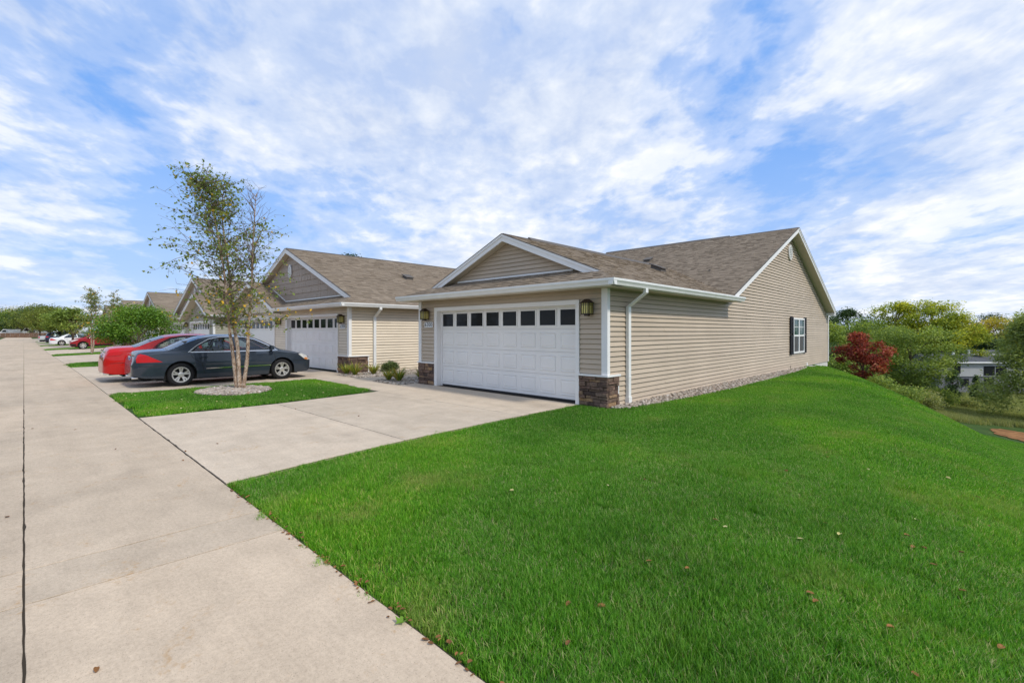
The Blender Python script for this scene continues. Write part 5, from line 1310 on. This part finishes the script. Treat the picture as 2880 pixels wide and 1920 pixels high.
class Car:
    """body as a loft of cross-sections; x forward, y left, z up, origin between the wheels on the ground"""
    def __init__(s, name, label, spec, paint_mat, group=None):
        s.k = spec; s.paint = paint_mat
        s.e = empty(name, (0, 0, 0), label, spec.get('cat', 'car'), group); INV.pop(s.e)
        s.body(); s.glasshouse(); s.details(); s.wheels()
    def top(s, x): return float(smooth_curve(s.k['top'], np.array([x]))[0])
    def belt(s, x): return float(np.interp(x, *zip(*s.k['belt'])))
    def halfw(s, x):
        k = s.k; W = k['W']/2; xf, xr = k['top'][-1][0], k['top'][0][0]
        a = min(1, max(0, (x-(xf-.95))/.95)); b = min(1, max(0, ((xr+.60)-x)/.60))
        def rnd(t, lo): return lo+(1-lo)*(1-t**3.4)**(1/2.6) if t < 1 else lo
        return W*min(rnd(a, .52), rnd(b, .60))*(1-.05*b)
    def sill(s, x):
        k = s.k; z = float(np.interp(x, *zip(*k['low'])))
        for xw in (k['xf'], k['xr']):
            R = k['R']+k.get('arch', .07)
            if abs(x-xw) < R: z = max(z, k['R']+.01+math.sqrt(R*R-(x-xw)**2))
        return z
    def section(s, x):
        """(y, z) from the sill up to the centre line of the top"""
        k = s.k; w = s.halfw(x); z0 = s.sill(x); zt = s.top(x); zb = min(s.belt(x), zt-.035)
        z0 = min(z0, zb-.03); out = []
        for i in range(9):
            t = i/8; z = z0+(zb-z0)*t; q = (z-k['mid'])/.5
            yy = w*(1-(.05*q*q if q > 0 else .09*q*q)); out.append((yy, z))
        yb = out[-1][0]; gh = zt-zb; ye = max(yb-.04-.50*gh, yb*.60); rise = min(.055, gh*.5)
        for i in range(1, 7):
            t = i/6; out.append((yb-.02*min(1, t*5)+(ye-yb+.02)*t-.0, zb+(zt-rise-zb)*(t**.96)))
        for i in range(1, 6):
            t = i/5; out.append((ye*(1-t), zt-rise+rise*math.sin(t*math.pi/2)))
        return out
    def S(s, x, z):
        P = s.section(x)[:15]; return float(np.interp(z, [p[1] for p in P], [p[0] for p in P]))
    def inwin(s, x, z):
        for poly in s.k['windows']:
            n = len(poly); r = False
            for i in range(n):
                (x0, z0), (x1, z1) = poly[i], poly[(i+1) % n]
                if (z0 > z) != (z1 > z) and x < (x1-x0)*(z-z0)/(z1-z0)+x0: r = not r
            if r: return True
        return False
    def body(s):
        k = s.k; x0, x1 = k['top'][0][0], k['top'][-1][0]; xs = list(np.linspace(x0, x1, 150))+[x0+.32*(q/16)**2 for q in range(17)]+[x1-.32*(q/16)**2 for q in range(17)]
        for xw in (k['xf'], k['xr']):
            R = k['R']+k.get('arch', .07); xs += [xw+R*math.cos(a) for a in np.linspace(.02, math.pi-.02, 26)]
        for q in k['glass'] : xs += [q[0], q[1]]
        xs = sorted(set(round(q, 4) for q in xs)); rows = [s.section(q) for q in xs]; n = len(rows[0])
        m = MB(); vs = []
        for q, r in zip(xs, rows):
            vs += [(q, y, z) for y, z in r]+[(q, -y, z) for y, z in r]
        fs = []
        for i in range(len(xs)-1):
            xm = (xs[i]+xs[i+1])/2
            for j in range(n-1):
                zm = (rows[i][j][1]+rows[i+1][j+1][1])/2
                if 8 <= j < 14 and s.inwin(xm, zm): continue
                if j >= 14 and any(a-.001 <= xs[i] and xs[i+1] <= b+.001 for a, b, *_ in k['glass']) and j >= 14: continue
                a = i*2*n+j; b = (i+1)*2*n+j
                fs.append((a, a+1, b+1, b)); fs.append((a+n, b+n, b+n+1, a+n+1))
        for i in (0, len(xs)-1):
            c = [i*2*n+j for j in range(n)]+[i*2*n+n+j for j in range(n-2, -1, -1)]
            fs.append(tuple(c if i else c[::-1]))
        m.add(vs, fs); b = link('body', m.mesh('body', s.paint, True), s.e, True); s.b = b
        md = b.modifiers.new('edge', 'EDGE_SPLIT'); md.split_angle = R_(42)
        u = MB(); w = k['W']/2-.20
        u.box(k['xr']-.55, k['xf']+.55, -w, w, k['clear'], .52)
        u.box(x0+.15, k['xr']-.5, -w, w, k['clear']+.06, .5); u.box(k['xf']+.5, x1-.15, -w, w, k['clear']+.04, .5)
        for xw in (k['xf'], k['xr']): u.box(xw-k['R']-.08, xw+k['R']+.08, -k['W']/2+.30, k['W']/2-.30, .3, min(.82, s.belt(xw)-.06))
        link('underbody', u.mesh('underbody', 'car_black'), s.e, True)
    def panel(s, name, poly, mat, off=.004, parent=None, nz=5, nx=14, sides=(1, -1), joined=True):
        """an area drawn in side view, laid on the flank"""
        xa, xb = min(p[0] for p in poly), max(p[0] for p in poly); n = len(poly)
        def zr(x):
            z = []
            for i in range(n):
                (p0, q0), (p1, q1) = poly[i], poly[(i+1) % n]
                if (p0 <= x <= p1 or p1 <= x <= p0):
                    if p0 == p1: z += [q0, q1]
                    else: z.append(q0+(q1-q0)*(x-p0)/(p1-p0))
            return (min(z), max(z)) if z else (0, 0)
        for sd_ in sides:
            m = MB(); vs = []; X = list(np.linspace(xa+1e-4, xb-1e-4, nx))+[p[0] for p in poly if xa < p[0] < xb]; X = sorted(X)
            for x in X:
                a, b = zr(x)
                for j in range(nz+1):
                    z = a+(b-a)*j/nz; vs.append((x, sd_*(s.S(x, z)+off), z))
            fs = []
            for i in range(len(X)-1):
                for j in range(nz):
                    a = i*(nz+1)+j; f = (a, a+nz+1, a+nz+2, a+1); fs.append(f if sd_ < 0 else f[::-1])
            m.add(vs, fs); o = link(name, m.mesh(name, mat, True), parent or s.e, True)
        return o
    def ring(s, name, poly, mat, w=.022, off=.007, close=True):
        """thin moulding along an outline on the flank"""
        for sd_ in (1, -1):
            m = MB(); n = len(poly); cx = sum(p[0] for p in poly)/n; cz = sum(p[1] for p in poly)/n
            P = []
            for i in range(n if close else n-1):
                a, b = poly[i], poly[(i+1) % n]; L = max(2, int(math.hypot(b[0]-a[0], b[1]-a[1])/.08))
                for t in range(L): P.append((a[0]+(b[0]-a[0])*t/L, a[1]+(b[1]-a[1])*t/L))
            if not close: P.append(poly[-1])
            N = len(P); vs = []
            for i in range(N):
                p0, p1 = P[(i-1) % N] if close or i else P[0], P[(i+1) % N] if close or i < N-1 else P[-1]
                dx, dz = p1[0]-p0[0], p1[1]-p0[1]; l = math.hypot(dx, dz)+1e-9; nx_, nz_ = -dz/l*w/2, dx/l*w/2
                for q in (1, -1):
                    x, z = P[i][0]+nx_*q, P[i][1]+nz_*q; vs.append((x, sd_*(s.S(x, z)+off), z))
            fs = []
            for i in range(N if close else N-1):
                a = 2*i; b = 2*((i+1) % N); f = (a, b, b+1, a+1); fs.append(f if sd_ > 0 else f[::-1])
            m.add(vs, fs); link(name, m.mesh(name, mat, True), s.e, True)
    def glasshouse(s):
        k = s.k
        for poly in k['windows']: s.panel('side_window', poly, 'car_glass', .002, nx=16)
        out = k.get('outline')
        if out: s.ring('window_trim', out, k.get('trim', 'chrome'), .024)
        for poly in k['windows']: s.ring('window_seal', poly, 'car_black', .03, .005)
        for (a, b, nm) in k['glass']:
            m = MB(); vs = []; X = np.linspace(a, b, 12)
            for x in X:
                P = s.section(x)[14:]
                full = [(y, z) for y, z in P]+[(-y, z) for y, z in P[::-1][1:]]
                vs += [(x, y, z+.004) for y, z in full]; n = len(full)
            m.add(vs, [(i*n+j, i*n+j+1, (i+1)*n+j+1, (i+1)*n+j) for i in range(11) for j in range(n-1)]); link(nm, m.mesh(nm, 'car_glass', True), s.e, True)
        st = MB()
        for (x, ys) in k['seats']:
            for y in ys:
                st.hexa([(x-.25, y-.24, .42), (x+.25, y-.24, .42), (x+.25, y+.24, .42), (x-.25, y+.24, .42), (x-.27, y-.24, .58), (x+.27, y-.24, .60), (x+.27, y+.24, .60), (x-.27, y+.24, .58)])
                st.hexa([(x-.30, y-.23, .55), (x-.16, y-.23, .55), (x-.16, y+.23, .55), (x-.30, y+.23, .55), (x-.46, y-.20, 1.08), (x-.37, y-.20, 1.08), (x-.37, y+.20, 1.08), (x-.46, y+.20, 1.08)])
                st.box(x-.49, x-.40, y-.12, y+.12, 1.10, 1.27)
        link('seats', st.mesh('seats', 'seat_cloth'), s.e, True)
        d = MB(); xd = k['glass'][-1][0]+.35; d.box(xd-.2, xd+.35, -.62, .62, .55, .86); link('dashboard', d.mesh('dashboard', 'car_black'), s.e, True)
    def details(s):
        k = s.k
        for x in k['seams']:
            s.ring('door_seam', x, 'car_black', .011, .0025, close=False)
        for poly in k.get('tail', []): s.panel('tail_lamp', poly, 'lamp_red', .012, nx=26, nz=8)
        for poly in k.get('head', []): s.panel('head_lamp', poly, 'lamp_clear', .006)
        for poly in k.get('amber', []): s.panel('side_marker', poly, 'lamp_amber', .009)
        for poly in k.get('clad', []): s.panel('cladding', poly, k.get('clad_mat', 'car_black'), .010, nx=24)
        for (x0, x1, z) in k.get('strip', []): s.panel('side_moulding', [(x0, z-.016), (x1, z-.006), (x1, z+.022), (x0, z+.014)], 'chrome' if k.get('chrome_strip') else s.paint, .016, nx=20, nz=2)
        for (x, z) in k['handles']:
            for sd_ in (1, -1):
                y = s.S(x, z); m = MB(); m.box(x-.10, x+.10, sd_*(y+.030)-.012, sd_*(y+.030)+.012, z-.016, z+.016); m.box(x-.10, x-.07, sd_*y-.03, sd_*y+.035*sd_, z-.014, z+.014); m.box(x+.07, x+.10, sd_*y-.03, sd_*y+.035*sd_, z-.014, z+.014)
                link('door_handle', m.mesh('door_handle', 'chrome' if k.get('chrome_handle') else s.paint), s.e, True)
        xm, zm = k['mirror']
        for sd_ in (1, -1):
            y = s.S(xm, zm); m = MB(); Y0, Y1 = sd_*(y+.06), sd_*(y+.23)
            m.hexa([(xm-.05, Y0, zm+.0), (xm+.09, Y0, zm+.01), (xm+.05, Y1, zm+.02), (xm-.05, Y1, zm+.02), (xm-.06, Y0, zm+.13), (xm+.05, Y0, zm+.13), (xm+.02, Y1, zm+.14), (xm-.05, Y1, zm+.15)])
            m.box(xm-.01, xm+.05, sd_*(y-.04), sd_*(y+.07), zm-.01, zm+.04); link('mirror', m.mesh('mirror', s.paint), s.e, True)
        # rear end
        x0 = k['top'][0][0]; zp = k.get('plate_z', .80); xp = k.get('plate_x', x0-.006)
        m = MB().box(xp-.012, xp+.03, -.155, .155, zp-.075, zp+.075); P = link('licence_plate', m.mesh('licence_plate', 'plate_white'), s.e, True)
        m = MB(); 
        for i in range(6): m.box(xp-.015, xp-.010, -.11+i*.038, -.085+i*.038, zp-.03, zp+.035)
        link('plate_characters', m.mesh('plate_characters', 'plate_blue'), P, True)
        if k.get('garnish'):
            z = k['garnish']; m = MB().box(xp-.02, xp+.05, -.45, .45, z-.022, z+.022); link('trunk_garnish', m.mesh('trunk_garnish', 'chrome'), s.e, True)
        m = MB().tube([(x0+.02, -.52, .27), (x0+.4, -.52, .28)], .034, 10); link('exhaust', m.mesh('exhaust', 'chrome', True), s.e, True)
        m = MB().tube([(x0+.02, .52, .27), (x0+.4, .52, .28)], .034, 10); link('exhaust', m.mesh('exhaust', 'chrome', True), s.e, True)
        if k.get('grille'):
            x1 = k['top'][-1][0]; za, zb = k['grille']; m = MB()
            for i in range(4): z = za+(zb-za)*i/3; m.box(x1-.06, x1+.012, -.42, .42, z-.014, z+.014)
            link('grille', m.mesh('grille', 'chrome'), s.e, True)
        if k.get('rails'):
            for sd_ in (1, -1):
                P = [(x, sd_*(s.section(x)[14][0]-.02), s.top(x)-.0) for x in np.linspace(k['rails'][0], k['rails'][1], 8)]; m = MB().tube(P, .022, 6); link('roof_rail', m.mesh('roof_rail', 'car_black', True), s.e, True)
    def wheels(s):
        k = s.k; R = k['R']; w = .215; rr = R*k.get('rimr', .69); meT = MB(); hw = w/2
        pr = [(rr, -hw+.02), (rr+.012, -hw+.004), (R-.045, -hw), (R-.012, -hw+.022), (R, -hw+.05), (R, hw-.05), (R-.012, hw-.022), (R-.045, hw), (rr+.012, hw-.004), (rr, hw-.02), (rr-.03, 0), (rr, -hw+.02)]
        meT.lathe(pr, 36, 'y'); tyre = meT.mesh('tyre', 'tyre', True)
        m = MB(); m.lathe([(rr+.004, hw-.012), (rr-.006, hw+.004), (rr-.03, hw+.002), (rr-.042, hw-.03), (rr-.05, -.02), (rr-.05, -hw+.02)], 36, 'y')
        n = k.get('spokes', 5); tw = k.get('twin', True)
        for i in range(n):
            a = 2*math.pi*i/n+math.pi/2
            for o in ((-.15, .15) if tw else (0,)):
                b = a+o*.55; c = a+o*1.25; wd = .022 if tw else .048
                def P(r, th, t, y): return (r*math.cos(th)-t*math.sin(th), y, r*math.sin(th)+t*math.cos(th))
                m.hexa([P(.05, b, -wd*.8, hw-.055), P(.05, b, wd*.8, hw-.055), P(rr-.025, c, wd, hw-.045), P(rr-.025, c, -wd, hw-.045), P(.05, b, -wd*.8, hw-.018), P(.05, b, wd*.8, hw-.018), P(rr-.025, c, wd, hw-.006), P(rr-.025, c, -wd, hw-.006)])
        m.lathe([(.075, hw-.05), (.075, hw-.016), (.05, hw-.010), (.0, hw-.008)], 20, 'y'); rim = m.mesh('rim', k.get('rim', 'alloy'))
        m = MB().lathe([(0, -.01), (rr-.05, -.01), (rr-.05, .015), (0, .018)], 24, 'y'); disc = m.mesh('brake_disc', 'car_black')
        for xw in (k['xf'], k['xr']):
            for sd_ in (1, -1):
                o = link('wheel', tyre, s.e, True); o.location = (xw, sd_*(k['W']/2-.125), R)
                if sd_ < 0: o.rotation_euler = (0, 0, math.pi)
                link('rim', rim, o, True); link('brake_disc', disc, o, True)
    def place(s, x, y, heading):
        s.e.rotation_euler = (0, 0, heading)
        z = TZ(x, y) if x < -15 else 0
        dy = s.k['xf'] if True else 0
        za, zb_ = TZ(x, y+1.35), TZ(x, y-1.35)
        s.e.location = (x, y, z+.002)
        pitch = math.atan2(za-zb_, 2.7)*(1 if heading > 0 else -1)
        s.e.rotation_mode = 'XYZ'; s.e.rotation_euler = (0, -pitch, heading)
        return s

SEDAN = dict(W=1.82, R=.325, xf=1.37, xr=-1.37, mid=.60, clear=.17, arch=.055,
    top=[(-2.45, .60), (-2.43, .70), (-2.38, .88), (-2.30, 1.0), (-2.05, 1.035), (-1.72, 1.055), (-1.2, 1.27), (-.72, 1.425), (-.2, 1.468), (.25, 1.455), (.62, 1.385), (1.05, 1.18), (1.42, .995), (1.75, .93), (2.1, .83), (2.28, .735), (2.36, .60), (2.39, .48)],
    belt=[(-2.45, .70), (-2.3, .88), (-1.8, .945), (0, .935), (1.3, .90), (1.9, .80), (2.39, .56)],
    low=[(-2.45, .34), (-2.2, .27), (-1.75, .24), (-1.0, .205), (1.0, .195), (1.75, .20), (2.2, .21), (2.39, .30)],
    windows=[[(-1.12, .965), (-.92, 1.14), (-.62, 1.30), (-.36, 1.355), (-.04, 1.372), (.03, .955)], [(.15, .955), (.09, 1.372), (.32, 1.352), (.60, 1.272), (.92, 1.11), (1.14, .955)]],
    outline=[(-1.20, .955), (-.96, 1.145), (-.65, 1.325), (-.36, 1.385), (.05, 1.402), (.33, 1.382), (.62, 1.30), (.95, 1.13), (1.24, .945)],
    glass=[(-1.66, -.86, 'rear_window'), (.50, 1.36, 'windshield')],
    seats=[(.10, (-.38, .38)), (-.75, (-.38, .38))],
    seams=[[(.10, .95), (.13, .70), (.12, .30)], [(1.10, .93), (1.16, .70), (1.10, .30)], [(-1.16, .96), (-1.10, .80), (-.86, .62), (-.80, .32)], [(-2.38, .585), (-1.72, .60)], [(1.72, .60), (2.2, .58)]],
    tail=[[(-2.36, .70), (-2.37, .80), (-2.33, .90), (-2.27, .935), (-2.15, .90), (-1.98, .80), (-1.80, .70)]],
    head=[[(1.88, .80), (2.02, .815), (2.22, .735), (2.30, .66), (2.29, .60), (2.18, .60), (2.06, .66)]], amber=[[(2.08, .63), (2.20, .60), (2.25, .66), (2.12, .70)]],
    handles=[(-.83, .80), (.30, .79)], mirror=(1.02, .955), strip=[(-.76, .10, .47), (.14, 1.02, .475)], chrome_strip=True, garnish=.905, plate_z=.79, plate_x=-2.405, spokes=5, grille=(.56, .68))
SED2 = dict(SEDAN, W=1.80, spokes=5, twin=False, trim='car_black', chrome_strip=False, strip=[], garnish=.93,
    top=[(-2.38, .58), (-2.36, .72), (-2.31, .92), (-2.22, 1.06), (-1.95, 1.095), (-1.66, 1.11), (-1.15, 1.31), (-.70, 1.44), (-.2, 1.48), (.25, 1.465), (.62, 1.395), (1.05, 1.19), (1.42, 1.005), (1.75, .94), (2.1, .84), (2.26, .745), (2.33, .60), (2.36, .48)],
    belt=[(-2.38, .72), (-2.25, .92), (-1.8, .985), (0, .955), (1.3, .91), (1.9, .81), (2.36, .56)],
    windows=[[(-1.15, 1.0), (-1.0, 1.14), (-.70, 1.31), (-.36, 1.372), (-.04, 1.385), (.03, .975)], [(.15, .975), (.09, 1.385), (.32, 1.362), (.60, 1.282), (.92, 1.12), (1.14, .965)]],
    outline=[(-1.22, .985), (-1.03, 1.16), (-.72, 1.335), (-.36, 1.40), (.05, 1.412), (.33, 1.392), (.62, 1.31), (.95, 1.14), (1.24, .955)],
    low=[(-2.38, .30), (-2.15, .26), (-1.75, .24), (-1.0, .205), (1.0, .195), (1.75, .20), (2.2, .21), (2.36, .30)],
    tail=[[(-2.30, .80), (-2.28, .95), (-2.20, 1.0), (-2.02, .97), (-1.92, .90), (-2.0, .83)]], plate_x=-2.34, plate_z=.78)
SUV = dict(W=1.84, R=.345, xf=1.34, xr=-1.34, mid=.72, clear=.20, arch=.075, cat='suv',
    top=[(-2.26, .62), (-2.24, .86), (-2.20, 1.06), (-2.12, 1.30), (-1.92, 1.56), (-1.5, 1.645), (-.6, 1.69), (.1, 1.675), (.48, 1.60), (.95, 1.36), (1.36, 1.14), (1.75, 1.06), (2.05, .95), (2.20, .82), (2.26, .66), (2.28, .5)],
    belt=[(-2.26, .80), (-2.15, 1.08), (-1.5, 1.10), (0, 1.06), (1.2, 1.0), (1.9, .90), (2.28, .6)],
    low=[(-2.26, .42), (-1.9, .34), (-1.0, .27), (1.0, .26), (1.8, .30), (2.28, .38)],
    windows=[[(-1.72, 1.16), (-1.62, 1.42), (-1.15, 1.50), (-.72, 1.52), (-.70, 1.12)], [(-.62, 1.12), (-.64, 1.525), (-.1, 1.545), (.0, 1.10)], [(.12, 1.09), (.06, 1.545), (.35, 1.50), (.72, 1.31), (1.05, 1.08)]],
    outline=[(-1.78, 1.15), (-1.64, 1.45), (-1.15, 1.535), (-.1, 1.575), (.36, 1.535), (.75, 1.335), (1.14, 1.06)], trim='car_black',
    glass=[(-2.13, -1.94, 'rear_window'), (.44, 1.32, 'windshield')], seats=[(.05, (-.38, .38)), (-.85, (-.38, .38))],
    seams=[[(.06, 1.09), (.08, .4)], [(1.04, 1.05), (1.02, .4)], [(-.68, 1.1), (-.82, .7), (-.84, .42)]],
    tail=[[(-2.20, .98), (-2.17, 1.10), (-2.08, 1.12), (-1.86, 1.06), (-1.95, .97)]],
    head=[[(1.62, .96), (1.90, .945), (2.15, .84), (2.20, .76), (2.08, .76), (1.85, .86)]],
    clad=[[(-.88, .28), (-.90, .40), (.88, .39), (.88, .27)], [(1.80, .33), (1.84, .50), (2.24, .56), (2.24, .40)], [(-2.22, .44), (-2.22, .58), (-1.84, .52), (-1.80, .36)]],
    handles=[(-.55, .96), (.28, .93)], mirror=(.90, 1.09), strip=[], plate_z=.85, plate_x=-2.255, spokes=6, twin=False, grille=(.70, .86), rails=(-1.6, .1))
PICK = dict(SUV, cat='pickup', W=1.95, R=.39, xf=1.75, xr=-1.75, top=[(-2.85, .6), (-2.83, .98), (-2.78, 1.10), (-1.2, 1.11), (-1.12, 1.16), (-.98, 1.75), (-.5, 1.86), (.35, 1.84), (.75, 1.68), (1.2, 1.26), (1.5, 1.19), (2.3, 1.10), (2.62, .98), (2.72, .7)],
    belt=[(-2.85, 1.0), (-1.2, 1.06), (-1.0, 1.12), (1.0, 1.10), (1.9, 1.03), (2.72, .75)], low=[(-2.85, .52), (-1, .40), (1, .40), (2.72, .5)],
    windows=[[(-.92, 1.18), (-.86, 1.66), (-.25, 1.70), (-.18, 1.16)], [(-.08, 1.16), (-.13, 1.70), (.4, 1.66), (.75, 1.46), (.98, 1.15)]], outline=None, glass=[(-1.10, -1.0, 'rear_window'), (.72, 1.22, 'windshield')],
    seats=[(-.1, (-.4, .4))], seams=[[(-.13, 1.12), (-.11, .5)], [(.98, 1.1), (.95, .5)], [(-1.12, 1.08), (-1.10, .5)]], tail=[[(-2.82, .78), (-2.80, 1.02), (-2.68, 1.03), (-2.66, .80)]],
    head=[[(2.3, .95), (2.55, .93), (2.66, .84), (2.4, .84)]], clad=[], handles=[(-.75, 1.0), (.2, 1.0)], mirror=(.85, 1.15), plate_z=.62, plate_x=-2.86, rails=None)
NORTH = math.pi/2
Car('parked_car', 'dark grey four-door sedan with alloy wheels beside the birch tree', SEDAN, 'paint_graphite').place(-16.92, 4.47, NORTH)
Car('parked_car', 'bright red sedan parked behind the dark grey sedan', SED2, 'paint_red').place(-19.28, 4.02, NORTH)
Car('parked_car', 'dark red SUV with silver wheels and its nose to the road', SUV, 'paint_ruby').place(-62.6, 5.35, -NORTH)
Car('parked_car', 'white sedan between the dark red SUV and the navy SUV', dict(SEDAN, trim='car_black', chrome_strip=False, strip=[], garnish=None), 'paint_white').place(-80.5, 4.6, NORTH)
Car('parked_car', 'navy blue SUV parked beyond the white sedan', SUV, 'paint_navy').place(-91.5, 4.3, NORTH)
Car('pickup_truck', 'silver pickup truck, farthest of the cars on the drives', PICK, 'paint_silver').place(-103.0, 4.4, NORTH)

# ------------------------------------------------------------------ end of the road
def road_end():
    F = empty('fence', (-196, -3, 0), 'low brown wooden fence across the end of the road', 'fence')
    y = -16.0
    while y < 12:
        MB().box(-196.04, -196, y, y+.92, TZ(-196, 0)-.1, 1.05).build('board', 'fence_wood', F); y += .95
    for i, (y, h, l) in enumerate([(-9.5, 2.3, 5.2), (-3.0, 2.1, 4.6), (2.2, 2.6, 6.0)]):
        H = empty('parked_van', (-203, y, -.3), ['white van behind the left part of the fence', 'low white van in the middle behind the fence', 'large white van behind the fence beside the street trees'][i], 'van', 'white vans behind the fence')
        m = MB().prism([(-204, y-l/2, .1), (-204, y+l/2, .1), (-204, y+l/2, h), (-204, y-l/2+1.1, h), (-204, y-l/2+.5, h*.6), (-204, y-l/2, h*.55)], (2, 0, 0)); m.build('body', 'paint_white', H)
        m = MB().prism([(-202, y-l/2+.65, h*.62), (-202, y-l/2+1.7, h*.62), (-202, y-l/2+1.7, h*.9), (-202, y-l/2+1.15, h*.9)], (.02, 0, 0)); m.build('side_window', 'garage_glass', H)
        for yy in (y-l/2+.9, y+l/2-1.0): MB().lathe([(0, -201.95), (.36, -201.95), (.36, -202.2), (0, -202.2)], 18, 'x', (0, yy, .06)).build('wheel', 'tyre', H)
road_end()

# ------------------------------------------------------------------ fallen leaves
def fallen_leaf(x, y, z, s, mat, label, group, rg, lobed=False):
    n = 14 if lobed else 10; vs = [(0, 0, 0)]; a0 = rg.uniform(0, 6.28); cu = rg.uniform(.3, .9)
    for k in range(n):
        a = 6.283*k/n; r = s*(.5*(1+.35*math.cos(a))) if not lobed else s*.55*(1+.38*math.cos(5*a))
        lx, ly = r*math.cos(a), r*math.sin(a)*(.62 if not lobed else 1); vs.append((lx, ly, cu*abs(ly)*1.1+cu*.35*lx*lx/s))
    c, q = math.cos(a0), math.sin(a0); tx, ty = rg.uniform(-.3, .3), rg.uniform(-.3, .3)
    V = [(v[0]*c-v[1]*q, v[0]*q+v[1]*c, v[2]+tx*v[0]+ty*v[1]) for v in vs]; mz = min(v[2] for v in V)
    V = [(v[0], v[1], v[2]-mz) for v in V]
    m = MB().add(V, [(0, 1+k, 1+(k+1) % n) for k in range(n)], rg.random())
    o = m.build('fallen_leaf', mat); o.location = (x, y, z); tag(o, label, 'leaf', group); return o
def litter():
    rg = random.Random(12)
    for i in range(90):
        x = -1.2-4.1*rg.random()**1.15; y = 1.425+rg.gauss(.0, .022)
        fallen_leaf(x, min(y, 1.47), .004 if y < 1.43 else .018, rg.uniform(.016, .034), 'brown_leaf', 'brown curled leaf lying along the edge between road and lawn', 'brown leaves along the lawn edge', rg)
    for (px, py, s) in ((1192, 1800, .04), (1000, 1460, .035), (905, 1567, .04), (1000, 1520, .035)):
        d = CAMH*FPX/(py-HY); X, Y = at(px, d)
        if Y < 1.42: fallen_leaf(X, Y, .004, s, 'brown_leaf', 'single dark leaf lying loose on the concrete road', 'loose leaves on the road', rg)
    for (px, py) in ((325, 1264), (210, 1209), (18, 1455), (272, 1884), (90, 1206), (690, 1172), (830, 1150), (1010, 1170), (520, 1270), (760, 1160), (612, 1248), (515, 1295)):
        d = CAMH*FPX/(py-HY); X, Y = at(px, d); fallen_leaf(X, Y, .004, .035, 'brown_leaf', 'small dry leaf lying on the open concrete', 'dry leaves on the concrete', rg)
    d = CAMH*FPX/(1745-HY); X, Y = at(1140, d); fallen_leaf(X, min(Y, 1.40), .005, .05, 'green_leaf', 'pale green lobed leaf at the edge of the road', None, rg, True)
    for (px, py, big) in ((1440, 1375, 1), (2255, 1508, 1), (2360, 1496, 1), (2580, 1457, 1), (2664, 1340, 1), (2440, 1315, 0), (1710, 1360, 0), (2037, 1475, 0)):
        d = CAMH*FPX/(py-HY)
        for _ in range(30): X, Y = at(px, d); d = (CAMH-TZ(X, Y)-.03)*FPX/(py-HY)
        X, Y = at(px, d); fallen_leaf(X, Y, TZ(X, Y)+.012, .05 if big else .035, 'pale_leaf', 'pale yellow leaf lying on the mown lawn', 'yellow leaves on the lawn', rg)
    for i in range(26):
        px, py = rg.uniform(1450, 2860), rg.uniform(1260, 1900); d = CAMH*FPX/(py-HY)
        for _ in range(30): X, Y = at(px, d); d = (CAMH-TZ(X, Y)-.03)*FPX/(py-HY)
        X, Y = at(px, d)
        if X > -5 and Y > 1.7: fallen_leaf(X, Y, TZ(X, Y)+.008, rg.uniform(.03, .05), 'brown_leaf', 'brown leaf caught in the grass of the lawn', 'brown leaves in the lawn', rg)
    for i in range(70):
        X, Y = rg.uniform(-15.2, -11), rg.uniform(1.6, 6.3); fallen_leaf(X, Y, .035, rg.uniform(.035, .055), 'pale_leaf', 'tiny yellow birch leaf on the island grass', 'birch leaves on the island', rg)
litter()
for o in list(COL.objects):                               # parent inverses use the empties' own placement
    pass
